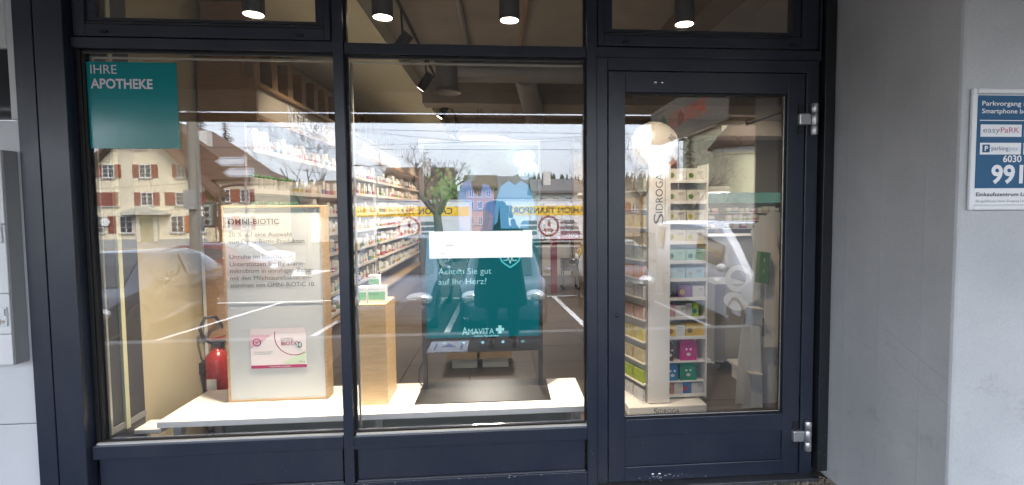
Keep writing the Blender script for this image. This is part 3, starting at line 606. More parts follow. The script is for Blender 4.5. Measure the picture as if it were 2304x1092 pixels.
# two figures in blue tops, heads out of the light (printed picture content)
flat('blue_shirt', [(-.255, 1.37), (-.262, 1.52), (-.255, 1.615), (-.225, 1.665), (-.185, 1.675), (-.165, 1.60), (-.130, 1.57), (-.110, 1.655), (-.075, 1.645), (-.050, 1.60), (-.035, 1.50), (-.055, 1.37)], (.15, .27, .54), .0004)
flat('sleeve_light', [(-.255, 1.40), (-.250, 1.50), (-.19, 1.52), (-.15, 1.47), (-.10, 1.50), (-.05, 1.46), (-.06, 1.37), (-.20, 1.365)], (.30, .30, .40), .0008)
flat('tee_shirt', [(-.045, 1.40), (-.035, 1.545), (-.005, 1.635), (.045, 1.67), (.085, 1.645), (.12, 1.67), (.165, 1.645), (.198, 1.545), (.21, 1.44), (.185, 1.42), (.172, 1.54), (.165, 1.38), (-.005, 1.38), (-.012, 1.52), (-.025, 1.42)], (.13, .40, .66), .0006)
rngf = random.Random(17)
for k_ in range(2):
    fm = MB()
    for q in range(60): disc((-.36 + rngf.gauss(0, .045) + k_ * .03, SY - .0024 - .0003 * k_, 1.62 + rngf.gauss(0, .05)), rngf.uniform(.005, .014), 6, mb=fm)
    put('leaf_blots', fm, emit('screen_leaves_%d' % k_, [(.10, .26, .07), (.22, .42, .14)][k_], E1 * .7), scr)
for cx_, cz_, r_ in ((.12, 1.80, .05), (.17, 1.82, .04), (.18, 1.74, .05), (.15, 1.72, .045)): put('bright_blot', disc((cx_, SY - .0023, cz_), r_, 14), emit('screen_bright_blot', (.36, .52, .60), E1), scr)
put('notice_window', bx(-.438, SY - .0045, 1.202, .186, SY - .0033, 1.366), emit('screen_white', (1, 1, 1), E1 * 1.25), scr)
gl = emit('screen_grey_text', (.38, .52, .56), E1); text('lettering', 'Aktualisieren erforderlich', (-.408, SY - .0052, 1.326), .235, .012, gl, scr)
for z_, w_ in ((1.276, .075), (1.228, .06)): put('notice_line', MB().box(-.41, SY - .0052, z_, -.395, SY - .0047, z_ + .010).box(-.37, SY - .0052, z_, -.37 + w_, SY - .0047, z_ + .008), emit('screen_pale_line', (.86, .90, .91), E1), scr)
cyan = emit('screen_cyan', (.42, .86, .90), E1); yt = SY - .0040
text('lettering', 'Achten Sie gut', (-.387, yt, 1.104), .321, .036, cyan, scr, bold=-.006); text('lettering', 'auf Ihr Herz?', (-.387, yt, 1.041), .291, .036, cyan, scr, bold=-.006)
hb = [(-.012, 1.205), (-.002, 1.180), (.020, 1.160), (.050, 1.141), (.080, 1.160), (.102, 1.180), (.112, 1.205)]
put('shield_line', stroke([(x, yt, z) for x, z in hb], .010), emit('screen_aqua', (.10, .60, .66), E1), scr)
put('pulse_line', stroke([(.010, yt, 1.185), (.030, yt, 1.185), (.038, yt, 1.203), (.050, yt, 1.166), (.060, yt, 1.200), (.068, yt, 1.182), (.090, yt, 1.185)], .005), cyan, scr)
text('lettering', 'A', (-.250, yt, .726), .036, .050, cyan, scr); text('lettering', 'MAVITA', (-.212, yt, .730), .158, .036, cyan, scr)
put('logo_cross', MB().box(-.043, yt - .0006, .748, .008, yt, .766).box(-.027, yt - .0004, .732, -.008, yt + .0002, .782), cyan, scr)
text('lettering', 'meine Apotheke', (-.178, SY - .005, .7145), .152, .0125, cyan, scr, bold=.01)
ic = emit('screen_icon', (.35, .80, .85), E1)
put('icon', MB().poly([(-.372, yt, .680), (-.360, yt, .686), (-.360, yt, .674)]).poly([(-.360, yt, .6845), (-.352, yt, .688), (-.352, yt, .672), (-.360, yt, .6755)]), ic, hb_)
put('icon', MB().poly([(-.252, yt, .680), (-.236, yt, .690), (-.236, yt, .670)]), ic, hb_); put('icon', disc((-.124, yt, .679), .009, 16), ic, hb_)
put('icon', bx(-.008, yt, .671, .008, yt + .0004, .687), ic, hb_); put('icon', MB().poly([(.112, yt, .679), (.122, yt, .687), (.122, yt, .671)]).xf(Matrix.Identity(4)), ic, hb_); put('icon', ring((.121, yt, .679), .009, .0115, 10, a0=R(-55), a1=R(55)), ic, hb_)

# fire extinguisher hung on the left wall
fe = thing('fire_extinguisher', 'red fire extinguisher with black hose against the yellow wall', 'extinguisher', (-1.885, .95, .28))
red = mat('extinguisher_red', (.27, .014, .011), .28, noise=.04)
ec = (-1.895, .95, 0); put('cylinder', MB().lathe([(.05, .285), (.072, .30), (.076, .32), (.076, .50), (.066, .545), (.035, .575), (.022, .585), (.022, .605)], ec, 20), red, fe, smooth=True)
put('valve_head', MB().box(-1.925, .925, .600, -1.868, .975, .625).box(-1.935, .935, .626, -1.845, .962, .638), blackmet, fe, bevel=.003); put('lever', MB().prism([(-1.93, .94, .64), (-1.84, .94, .665), (-1.84, .94, .675), (-1.93, .94, .652)], (0, .02, 0)), red, fe)
put('hose', MB().tube([(-1.915, .945, .615), (-1.955, .90, .66), (-1.965, .88, .74), (-1.945, .91, .80), (-1.90, .95, .80), (-1.875, .985, .73), (-1.87, 1.01, .62), (-1.87, 1.02, .50)], .0105, 8), mat('hose_black', (.015, .015, .016), .5), fe, smooth=True)
put('instruction_label', bx(-1.93, .869, .33, -1.87, .8735, .40), mat('label_white', (.62, .60, .56), .5), fe); put('wall_bracket', bx(-1.999, .915, .42, -1.965, .985, .50), blackmet, fe)

# ================================================================ LAMPS
lamp_glow = emit('lamp_glow', (1.0, .86, .66), 2.5)
def spot(o_parent, loc, target, power, angle=70, col=(1, .84, .64), blend=.6, r=.04):
    l = bpy.data.lights.new('spot_light', 'SPOT'); l.energy = power; l.spot_size = R(angle); l.spot_blend = blend; l.color = col; l.shadow_soft_size = r
    o = bpy.data.objects.new('light_source', l); C.objects.link(o)
    o.parent = o_parent; o.matrix_parent_inverse = Matrix.Translation(-Vector(ROOT.get(o_parent.name, (0, 0, 0))))
    o.location = loc; o.rotation_euler = (Vector(target) - Vector(loc)).to_track_quat('-Z', 'Y').to_euler(); return o
names = {-1.294: 'black cylinder downlight above the left window, near the teal sticker', -.626: 'black cylinder downlight left of centre above the middle pane', .056: 'black cylinder downlight right of centre above the middle pane', 1.043: 'black cylinder downlight above the shop door'}
for x, lb in names.items():
    t_ = thing('downlight', lb, 'lamp', (x, .27, 2.53), group='cylinder downlights in the window')
    put('housing', MB().lathe([(.054, 2.535), (.056, 2.538), (.056, 2.888 if x < -.95 else 3.05), (.052, 2.889 if x < -.95 else 3.052)], (x, .27, 0), 22), mat('lamp_black', (.022, .021, .022), .45), t_, autosmooth=True)
    put('lens', MB().lathe([(.0485, 2.5335), (.0495, 2.5345)], (x, .27, 0), 22), lamp_glow, t_)
    spot(t_, (x, .27, 2.52), (x, .42, .3) if x < .5 else (1.12, 1.25, 1.0), (46 if x < .5 else 9), 68 if x < .5 else 84)
# track lights further in
def track(name_label, p0, p1, heads, targets, power):
    t_ = thing('track_light', name_label, 'track light', tuple(p0), group='black ceiling track lights')
    put('rail', MB().tube([p0, p1], .017, 4), blackmet, t_)
    for h, tg in zip(heads, targets):
        h = Vector(h); d = (Vector(tg) - h).normalized()
        put('head', MB().tube([h - d * .09, h + d * .09], .043, 14), 'lamp_black', t_, autosmooth=True); put('lens', MB().tube([h + d * .0905, h + d * .0915], .036, 14), lamp_glow, t_)
        z = p0[2]; put('stem', MB().tube([h - d * .02, (h.x, h.y, z)], .008, 6), blackmet, t_)
        spot(t_, tuple(h + d * .10), tg, power * (.55 if h.y < 3 else 1), 80)
track('black ceiling track with spotlights along the left shelves', (-.72, .6, 2.98), (-.72, 8.6, 2.98), [(-.72, 1.35, 2.72), (-.72, 2.6, 2.74), (-.72, 4.2, 2.74), (-.72, 6.0, 2.74), (-.72, 7.6, 2.74)], [(-1.75, 1.6, 1.5), (-1.75, 2.8, 1.3), (-1.72, 4.1, 1.2), (-1.72, 5.9, 1.2), (-1.72, 7.4, 1.2)], 11)
track('black ceiling track with spotlights behind the door on the right', (2.5, 1.0, 2.98), (2.5, 8.8, 2.98), [(2.5, 2.2, 2.74), (2.5, 4.6, 2.74), (2.5, 7.2, 2.74)], [(1.5, 1.3, .8), (3.2, 7.5, 1.2), (1.4, 9.2, 1.2)], 5)
track('black ceiling track with spotlights at the back right', (4.4, 3.0, 2.98), (4.4, 9.0, 2.98), [(4.4, 5.0, 2.74), (4.4, 6.9, 2.74)], [(4.6, 9.0, 1.4), (5.3, 9.0, 1.4)], 6)
def pendant(label, c, r, power):
    t_ = thing('pendant_lamp', label, 'lamp', (c[0], c[1], c[2]), group='round white pendant lamps')
    put('shade', MB().lathe([(r * .97, c[2] - .03), (r, c[2] - .02), (r, c[2] + .06), (r * .96, c[2] + .075)], (c[0], c[1], 0), 36), white, t_, autosmooth=True)
    put('diffuser', MB().lathe([(r * .93, c[2] - .034), (r * .94, c[2] - .0305)], (c[0], c[1], 0), 36), emit('diffuser_glow', (1, .95, .86), .35), t_)
    for k in range(3): a = k * 2.094; put('wire', MB().tube([(c[0] + r * .6 * math.cos(a), c[1] + r * .6 * math.sin(a), c[2] + .07), (c[0] + r * .3 * math.cos(a), c[1] + r * .3 * math.sin(a), 3.05)], .0018, 5), blackmet, t_)
    l = bpy.data.lights.new('pendant_light', 'AREA'); l.shape = 'DISK'; l.size = r * 1.8; l.energy = power; l.color = (1, .92, .80)
    o = bpy.data.objects.new('light_source', l); C.objects.link(o); o.parent = t_; o.location = (0, 0, -.05)
pendant('large round white pendant lamp above the screen', (-.24, 5.0, 2.53), .37, 9)
pendant('round white pendant lamp deep in the shop behind the tea rack', (4.1, 7.2, 1.82), .26, 3)

# ventilation ducts under the ceiling
dv = thing('ventilation_duct', 'grey round ventilation duct with a flared outlet under the ceiling', 'duct', (-.53, 2.77, 2.66))
put('outlet', MB().lathe([(.10, 2.705), (.128, 2.675), (.135, 2.668), (.135, 2.68), (.118, 2.70), (.112, 2.72), (.112, 3.055)], (-.53, 2.77, 0), 26), greymet, dv, autosmooth=True)
put('horizontal_run', MB().tube([(-.42, 2.80, 2.90), (3.8, 2.80, 2.90)], .115, 22), greymet, dv, autosmooth=True)
put('branch', MB().tube([(.26, 2.80, 2.88), (.30, 3.2, 2.86), (.40, 3.8, 2.70), (.48, 4.6, 2.68)], .125, 22), greymet, dv, autosmooth=True)
for x in (-.1, .55, 1.2, 1.9): put('joint_band', MB().tube([(x, 2.80, 2.90), (x + .03, 2.80, 2.90)], .121, 22), greymet, dv, autosmooth=True)
cc = thing('ceiling_conduit', 'grey conduit pair running back along the ceiling', 'conduit', (-.25, .5, 3.0))
put('pipe', MB().tube([(-.30, .3, 3.03), (-.30, 9.0, 3.03)], .022, 8), greymet, cc); put('pipe', MB().tube([(.20, .3, 3.035), (.20, 9.0, 3.035)], .014, 8), dkwood, cc)

# ================================================================ WALL SHELVING AND ITS GOODS (left)
midwood = wood('mid_brown_wood', (.24, .145, .07), (.31, .19, .10))
shelf_m = mat('shelf_white', (.66, .64, .60), .4); back_m = mat('shelf_back', (.55, .55, .54), .6)
XF, XB = -1.655, -1.99
def shelving(label, y0, y1, levels, fascia=True, wood_end=False):
    t_ = thing('wall_shelving', label, 'shelving', (-1.83, (y0 + y1) / 2, 0), group='shelving along the left wall')
    put('back_board', bx(XB, y0, .02, XB + .02, y1, 2.05), back_m, t_)
    for k, y in enumerate((y0, y1 - .03)): put('side_panel', bx(XB + .021, y, .02, XF - .03, y + .03, 2.05 if not (wood_end and k == 0) else 2.60), midwood if (wood_end and k == 0) else back_m, t_)
    for z in levels:
        s_ = put('shelf', bx(XB + .021, y0 + .031, z - .022, XF, y1 - .031, z), shelf_m, t_, bevel=.002); put('price_rail', bx(XF + .0005, y0 + .035, z - .026, XF + .006, y1 - .035, z + .006), mat('price_rail', (.72, .66, .60), .4), s_)
    put('plinth', bx(XB + .021, y0 + .031, .002, XF - .02, y1 - .031, .40), mat('cabinet_taupe', (.36, .31, .27), .5), t_); put('cabinet_top', bx(XB + .021, y0 + .031, .401, XF + .05, y1 - .031, .43), oak, t_)
    return t_
LV = [.66, .86, 1.06, 1.27, 1.46, 1.69, 1.88]
u1 = shelving('near wall shelving under the NATÜRLICH GESUND fascia', .98, 3.20, [.48, .68, .88, 1.08, 1.28, 1.46, 1.645, 1.92], wood_end=True)
u2 = shelving('narrow wall shelving in the middle of the left wall', 3.38, 4.55, LV)
u3 = shelving('long wall shelving at the far end of the left wall', 4.60, 8.30, LV)
fs = thing('shelf_fascia', 'lit fascia reading NATÜRLICH GESUND with timber fins above the shelves', 'sign', (-1.8, 1.0, 2.12))
put('fascia_board', bx(XB + .02, 1.012, 2.13, XF + .01, 8.3, 2.355), mat('fascia_grey', (.42, .37, .30), .6), fs); put('fascia_trim', bx(XF + .0105, 1.0, 2.335, XF + .05, 8.3, 2.362), midwood, fs); put('fascia_trim', bx(XF + .0105, 1.0, 2.115, XF + .05, 8.3, 2.14), midwood, fs)
put('fascia_end', bx(XB + .02, .985, 2.10, XF + .05, 1.0105, 2.37), midwood, fs)
for k in range(24): put('timber_fin', bx(XB + .03, 1.03 + k * .29, 2.364, XF + .02, 1.13 + k * .29, 2.62 if k else 2.88), midwood, fs)
fw = emit('fascia_letters', (1, .97, .92), E1 * .8)
for s_, y_, wd, cp_ in (('N', 1.62, .09, .125), ('ATÜRLICH', 1.73, .62, .095), ('G', 2.42, .075, .10), ('ESUND', 2.51, .35, .08)): text('lettering', s_, (XF + .0115, y_, 2.185), wd, cp_, fw, fs, xdir=(0, 1, 0))

cart_m = product_mat('carton_print', [(.62, .58, .52), (.50, .10, .09), (.62, .42, .06), (.60, .52, .42), (.10, .24, .44), (.60, .28, .22), (.22, .38, .10), (.45, .08, .22), (.66, .60, .52)])
bott_m = product_mat('bottle_print', [(.66, .64, .60), (.50, .26, .06), (.62, .56, .40), (.58, .30, .26), (.66, .66, .64)])
jar_m = mat('jar_white', (.68, .66, .60), .35); lid_m = mat('jar_green_lid', (.05, .30, .06), .35); amber = mat('amber_contents', (.50, .30, .05), .3)
box_me = MB().box(-.5, -.5, 0, .5, .5, 1).mesh('product_box'); box_me.materials.append(cart_m)
bt = MB().lathe([(.48, 0), (.5, .03), (.5, .62), (.42, .72), (.2, .80), (.2, .84)], n=10); bt_me = bt.mesh('bottle', True); bt_me.materials.append(bott_m)
cap_me = MB().lathe([(.24, .842), (.24, 1.0)], n=10).mesh('cap', True); cap_me.materials.append(mat('cap_white', (.66, .66, .66), .4, var=.25))
jar_me = MB().lathe([(.48, 0), (.5, .03), (.5, .74), (.45, .80)], n=14).mesh('jar', True); jar_me.materials.append(jar_m)
lid_me = MB().lathe([(.50, .802), (.51, .82), (.51, .98), (.48, 1.0)], n=14).mesh('lid', True); lid_me.materials.append(lid_m)
def product(kind, loc, size, label, group, rot=0):
    nm, cat, parts = {'box': ('medicine_box', 'box', [(None, box_me)]), 'bottle': ('medicine_bottle', 'bottle', [(None, bt_me), ('cap', cap_me)]), 'jar': ('supplement_jar', 'jar', [(None, jar_me), ('lid', lid_me)])}[kind]
    o = bpy.data.objects.new(nm, parts[0][1]); C.objects.link(o); o.location = loc; o.scale = size; o.rotation_euler = (0, 0, rot); tag(o, label, cat, group)
    for n_, me in parts[1:]: c = bpy.data.objects.new(n_, me); C.objects.link(c); c.parent = o
    return o
NTH = ['first', 'second', 'third', 'fourth', 'fifth', 'sixth', 'seventh', 'eighth', 'ninth', 'tenth', 'eleventh', 'twelfth', 'thirteenth', 'fourteenth', 'fifteenth', 'sixteenth', 'seventeenth', 'eighteenth', 'nineteenth', 'twentieth', 'twenty-first', 'twenty-second', 'twenty-third', 'twenty-fourth', 'twenty-fifth', 'twenty-sixth', 'twenty-seventh', 'twenty-eighth', 'twenty-ninth', 'thirtieth']
ordn = ['bottom', 'second', 'third', 'fourth', 'fifth', 'sixth', 'seventh', 'top']
rng = random.Random(21)
def fill(levels, y0, y1, where, pitch, skip=None, jars=None):
    for li, z in enumerate(levels):
        y = y0 + .05; cnt = 0
        nmz = 'top' if li == len(levels) - 1 else ordn[li]
        while y < y1 - .05:
            wd = rng.uniform(.5, .85) * pitch; h = rng.uniform(.07, .145)
            gap = (levels[li + 1] - z - .035) if li + 1 < len(levels) else .22
            h = min(h, gap); kind = 'box' if rng.random() < .72 else 'bottle'
            if jars and (li in jars) and y < jars[li]: kind = 'jar'; wd = .072; h = .105
            if rng.random() > .06 and not (skip and skip(li, y)):
                n_ = {'box': 'pale medicine box', 'bottle': 'small capped bottle', 'jar': 'white supplement jar with green lid'}[kind]
                d = wd if kind != 'box' else rng.uniform(.06, .12)
                product(kind, (XF - .012 - d / 2 - rng.uniform(0, .02), y + wd / 2, z + .0005), (d, wd, h), '%s, %s from the near end, %s shelf, %s left-wall shelving' % (n_, NTH[min(cnt, 29)], nmz, where), 'goods on the left-wall shelving', 0); cnt += 1
            y += wd + rng.uniform(.006, .02) if kind == 'jar' else max(wd + .006, pitch * rng.uniform(.75, 1.1))
fill([.48, .68, .88, 1.08, 1.28, 1.46, 1.645, 1.92], 1.02, 3.18, 'near', .105, skip=lambda li, y: li < 5 and y < 2.2, jars={6: 1.75, 5: 1.9})
fill(LV, 3.42, 4.52, 'narrow middle', .10)
fill(LV, 4.65, 8.26, 'long far', .20)

# ================================================================ BACK OF THE SHOP
bs = thing('back_shelving', 'white shelving against the back wall beside an oak column', 'shelving', (1.2, 9.3, 0))
put('back_board', bx(.55, 9.43, .02, 1.56, 9.448, 1.75), back_m, bs)
BL = [.78, .93, 1.05, 1.165, 1.285, 1.405, 1.535]
for z in BL: put('shelf', bx(.56, 9.12, z - .015, 1.55, 9.4295, z), shelf_m, bs)
put('cabinet', bx(.56, 9.10, .002, 1.55, 9.4295, .70), white, bs)
for li, z in enumerate(BL):
    x = .62; cnt = 0
    while x < 1.5:
        wd = rng.uniform(.07, .14); cnt += 1
        product('box', (x + wd / 2, 9.20, z + .0005), (wd * .9, .12, rng.uniform(.06, .095)), 'pale medicine box, %s from the left on the %s back-wall shelf' % (NTH[cnt - 1], 'top' if li == 6 else ordn[li]), 'goods on the back-wall shelving'); x += wd + rng.uniform(0, .06)
tag(put('oak_column', bx(1.575, 8.85, .001, 1.80, 9.05, 3.05), oak, bevel=.004), 'square oak-clad column near the back wall', 'column')
for k, (xa, xb, nm) in enumerate(((3.9, 4.95, 'left'), (5.1, 6.45, 'right'))):
    t_ = thing('pharmacy_shelving', 'shelving under the green light cove, %s of two' % nm, 'shelving', ((xa + xb) / 2, 9.2, 0), group='shelving under the green cove')
    put('light_cove', bx(xa, 9.05, 1.60, xb, 9.44, 1.83), emit('cove_green', (.18, .42, .30), E1 * .38), t_); put('cabinet', bx(xa, 9.0, .002, xb, 9.44, .85), white, t_)
    for li, z in enumerate((1.02, 1.20, 1.38)):
        put('shelf', bx(xa, 9.1, z - .018, xb, 9.44, z), shelf_m, t_); x = xa + .05; cnt = 0
        while x < xb - .1:
            wd = rng.uniform(.07, .16); cnt += 1; product('box', (x + wd / 2, 9.2, z + .0005), (wd * .92, .12, rng.uniform(.09, .14)), 'pale carton, %s from left, %s shelf under the green cove, %s unit' % (NTH[cnt - 1], ('lowest', 'middle', 'top')[li], nm), 'cartons under the green cove'); x += wd + rng.uniform(.01, .05)
# sales stand with a -20% card
ss = thing('sale_stand', 'grey wire stand with red -20% cards in mid-shop', 'stand', (1.25, 7.1, 0))
for (x, y) in ((1.12, 6.95), (1.40, 6.95), (1.12, 7.25), (1.40, 7.25)): put('leg', MB().tube([(x, y, .05), (x, y, .55)], .012, 6), greymet, ss); put('caster', MB().lathe([(.03, y - .01), (.03, y + .01)], (x, 0, .031), 10, 'Y'), black, ss)
put('basket', bx(1.10, 6.93, .36, 1.42, 7.27, .56), greymet, ss); put('sale_card', bx(1.06, 6.88, .93, 1.42, 6.895, 1.09), mat('sale_red', (.30, .03, .05), .4), ss); text('lettering', '-20%', (1.16, 6.878, .975), .22, .075, 'print_white', ss, bold=.02); put('card_post', MB().tube([(1.24, 6.90, .56), (1.24, 6.90, .93)], .008, 6), greymet, ss)
tag(put('red_column_display', bx(.86, 6.6, .002, .97, 6.72, 1.02), mat('display_red', (.18, .015, .025), .4), bevel=.004), 'slim red floor display in mid-shop left of the sale stand', 'display')
for (xa, xb, nm) in ((-.50, -.235, 'left'), (-.215, .06, 'right')):
    t_ = thing('low_display_block', 'low block with oak top on the floor behind the screen, %s of two' % nm, 'block', ((xa + xb) / 2, 2.45, 0), group='low oak-topped blocks')
    put('base', bx(xa + .02, 2.28, .001, xb - .01, 2.6, .095), mat('pale_base', (.52, .54, .46), .5), t_, bevel=.003); put('top_block', bx(xa - .03, 2.24, .0955, xb + .02, 2.66, .20), oak, t_, bevel=.003)
# service counter and mobile cabinet to the right
cb = thing('mobile_cabinet', 'grey-white cabinet on castors behind the tea rack', 'cabinet', (2.1, 2.2, 0))
put('carcass', bx(1.93, 1.95, .085, 2.27, 2.45, .80), mat('cabinet_grey', (.50, .50, .49), .45), cb, bevel=.003); put('door_front', bx(2.02, 1.938, .12, 2.262, 1.949, .78), 'cabinet_grey', cb, bevel=.002)
for (x, y) in ((1.97, 2.0), (2.23, 2.0), (1.97, 2.4), (2.23, 2.4)): put('castor', MB().lathe([(.028, y - .012), (.034, y - .008), (.034, y + .008), (.028, y + .012)], (x, 0, .036), 14, 'Y'), greymet, cb); put('castor_fork', bx(x - .012, y - .014, .055, x + .012, y + .014, .0845), chrome, cb)
ct = thing('white_counter', 'low white counter at the right edge of the door glass', 'counter', (2.3, 1.5, 0))
put('top', bx(1.985, 1.25, .13, 2.7, 1.8, .155), white, ct, bevel=.003); put('body', bx(2.02, 1.30, .001, 2.68, 1.78, .1295), white, ct, bevel=.003)
sc_ = thing('sales_counter', 'dark sales counter in front of the back shelving', 'counter', (3.9, 7.9, 0)); put('body', bx(3.0, 7.6, .001, 5.6, 8.2, .92), mat('counter_grey', (.30, .29, .28), .5), sc_, bevel=.01); put('top', bx(2.95, 7.55, .9205, 5.65, 8.25, .95), white, sc_, bevel=.004)
tag(put('door_mat', bx(.62, .35, .0005, 1.9, .95, .010), mat('mat_dark', (.025, .023, .022), .95, bump=1, bscale=300)), 'dark ribbed door mat inside the shop door', 'mat')

# ================================================================ TEA RACK behind the door
tr = thing('tea_rack', 'white revolving rack of tea cartons marked SIDROGA behind the door', 'rack', (1.2, 1.15, 0))
put('base', bx(.885, .93, .014, 1.46, 1.42, .082), white, tr, bevel=.006)
text('lettering', 'S', (1.068, .9292, .026), .030, .042, mat('sidroga_print', (.04, .06, .07), .5), tr); text('lettering', 'IDROGA', (1.102, .9292, .028), .155, .032, 'sidroga_print', tr); put('underline', bx(1.075, .9288, .0175, 1.262, .9296, .0195), 'sidroga_print', tr)
for x in (.93, 1.40): put('castor', MB().lathe([(.012, .98), (.012, 1.01)], (x, 0, .0125), 10, 'Y'), greymet, tr)
put('logo_panel', bx(1.038, .975, .09, 1.197, .987, 1.81), whitecard, tr, bevel=.002)
text('lettering', 'S', (1.145, .9742, 1.385), .075, .070, 'sidroga_print', tr, xdir=(0, 0, 1), ydir=(-1, 0, 0)); text('lettering', 'IDROGA', (1.140, .9742, 1.465), .275, .052, 'sidroga_print', tr, xdir=(0, 0, 1), ydir=(-1, 0, 0)); put('underline', bx(1.155, .9738, 1.39, 1.158, .9745, 1.745), 'sidroga_print', tr)
# right face: back board, sides, shelves
put('back_panel', bx(1.205, 1.26, .085, 1.505, 1.27, 1.80), mat('rack_blue_back', (.50, .56, .60), .5), tr)
put('side_panel', bx(1.496, 1.06, .085, 1.506, 1.2595, 1.815), whitecard, tr); put('side_panel', bx(1.199, 1.0, .085, 1.2045, 1.27, 1.80), whitecard, tr)
RZ_ = [.110, .542, .689, .832, .972, 1.104, 1.246, 1.394, 1.541, 1.694]
for z in RZ_:
    s_ = put('shelf', bx(1.205, 1.07, z - .012, 1.4955, 1.2595, z), whitecard, tr); put('price_strip', bx(1.206, 1.064, z - .014, 1.495, 1.0695, z + .010), white, s_)
tag_m = {}
def tea(x0, x1, y0, z, h, col, label, pic=None, split=None, d=.07):
    t_ = thing('tea_carton', label, 'carton', ((x0 + x1) / 2, y0 + d / 2, z), group='tea cartons on the rack')
    cm = mat('tea_%d_%d_%d' % tuple(int(c * 255) for c in col), col, .45)
    put('box', bx(x0, y0, z + .0006, x1, y0 + d, z + h), cm, t_, bevel=.001)
    w_ = x1 - x0
    if split: put('front_print', bx(x0 + w_ * .48, y0 - .0008, z + .002, x1 - .001, y0 - .0002, z + h - .002), mat('tea_cream', (.62, .60, .55), .45), t_)
    if pic:
        mb = MB()
        for k in range(5): a = k * 1.257; disc((x0 + w_ * .22 + .011 * math.cos(a), y0 - .0012, z + h * .45 + .011 * math.sin(a)), .010, 8, mb=mb)
        put('plant_print', mb, mat('plant_%d_%d_%d' % tuple(int(c * 255) for c in pic), pic, .5), t_)
    put('print_line', MB().box(x0 + w_ * .55, y0 - .0016, z + h * .72, x1 - w_ * .12, y0 - .0010, z + h * .76).box(x0 + w_ * .55, y0 - .0016, z + h * .60, x1 - w_ * .2, y0 - .0010, z + h * .63), mat('tea_line', (.22, .21, .20), .5), t_)
    return t_
cream = (.60, .57, .50)
rows = [(1.694, cream, (.16, .30, .05), 'cream tea carton with a green herb picture on the top rack shelf'), (1.541, cream, (.15, .32, .06), 'cream tea carton with a green herb picture on the second rack shelf'), (1.394, cream, (.55, .52, .04), 'cream tea carton with a yellow flower on the third rack shelf'), (1.246, cream, (.55, .52, .04), 'cream tea carton with a yellow flower on the fourth rack shelf'), (1.104, (.36, .56, .44), (.04, .22, .08), 'mint green tea carton on the fifth rack shelf'), (.972, (.42, .60, .66), (.60, .66, .66), 'pale blue tea carton on the sixth rack shelf')]
for z, col, pic, lb in rows:
    for (xa, xb, nm) in ((1.210, 1.348, 'left'), (1.354, 1.492, 'right')): tea(xa, xb, 1.085, z + .001, .088, col, lb + ', %s of two' % nm, pic, d=.09)
tea(1.302, 1.400, 1.085, .833, .098, (.20, .07, .22), 'purple tea carton on the seventh rack shelf', (.60, .40, .04)); tea(1.404, 1.490, 1.085, .833, .092, (.60, .57, .55), 'plain cream tea carton on the seventh rack shelf')
tea(1.210, 1.268, 1.085, .690, .098, (.52, .26, .30), 'pink tea carton on the eighth rack shelf', (.55, .35, .05)); tea(1.272, 1.352, 1.085, .690, .09, (.60, .57, .54), 'cream tea carton on the eighth rack shelf'); tea(1.358, 1.405, 1.10, .690, .10, (.50, .50, .46), 'narrow grey-cream tea carton on the eighth rack shelf'); tea(1.408, 1.450, 1.085, .690, .10, (.36, .50, .06), 'lime green tea carton on the eighth rack shelf', (.06, .30, .34))
tea(1.210, 1.348, 1.085, .543, .092, (.62, .44, .04), 'yellow and cream tea carton on the ninth rack shelf, left of two', (.40, .12, .03), split=True); tea(1.354, 1.492, 1.085, .543, .10, (.62, .40, .05), 'amber tea carton on the ninth rack shelf, right of two', (.20, .16, .06))
def animal_box(x0, x1, z0, z1, col, label, y0=1.09):
    t_ = thing('gable_carton', label, 'carton', ((x0 + x1) / 2, y0 + .05, z0), group='bright gable-top tea cartons')
    cm = mat('gable_%d_%d_%d' % tuple(int(c * 255) for c in col), col, .45); xm = (x0 + x1) / 2; h = z1 - z0
    put('box', bx(x0, y0, z0, x1, y0 + .09, z0 + h * .82), cm, t_, bevel=.001); put('gable', MB().prism([(x0, y0, z0 + h * .823), (x1, y0, z0 + h * .823), (x1 - .012, y0 + .03, z1), (x0 + .012, y0 + .03, z1)], (0, .03, 0)), cm, t_)
    put('face_print', disc((xm - .016, y0 - .001, z0 + h * .55), .008, 10, mb=disc((xm + .016, y0 - .001, z0 + h * .55), .008, 10)), 'print_white', t_); put('belly_print', disc((xm, y0 - .0008, z0 + h * .30), .016, 12, r2=.012), mat('print_pale', (.62, .60, .55), .5), t_)
animal_box(1.212, 1.262, .3620, .505, (.10, .045, .02), 'brown gable-top carton, upper left of four'); animal_box(1.315, 1.440, .3620, .515, (.52, .03, .22), 'pink gable-top carton, upper right of four')
animal_box(1.212, 1.300, .212, .345, (.02, .22, .46), 'blue gable-top carton, lower left of four'); animal_box(1.315, 1.440, .212, .350, (.01, .26, .15), 'green gable-top carton, lower right of four')
put('shelf', bx(1.205, 1.07, .352, 1.4955, 1.2595, .3615), whitecard, tr); put('shelf', bx(1.205, 1.075, .2035, 1.4955, 1.2595, .2115), whitecard, tr)
tea(1.210, 1.262, 1.085, .111, .085, (.55, .24, .20), 'coral tea carton on the lowest rack shelf', (.05, .24, .08)); tea(1.266, 1.335, 1.085, .111, .082, (.60, .57, .54), 'plain cream carton on the lowest rack shelf'); tea(1.340, 1.398, 1.085, .111, .09, (.04, .18, .44), 'blue tea carton on the lowest rack shelf', (.55, .10, .20)); tea(1.402, 1.490, 1.085, .111, .082, (.58, .57, .56), 'white carton at the right end of the lowest rack shelf')
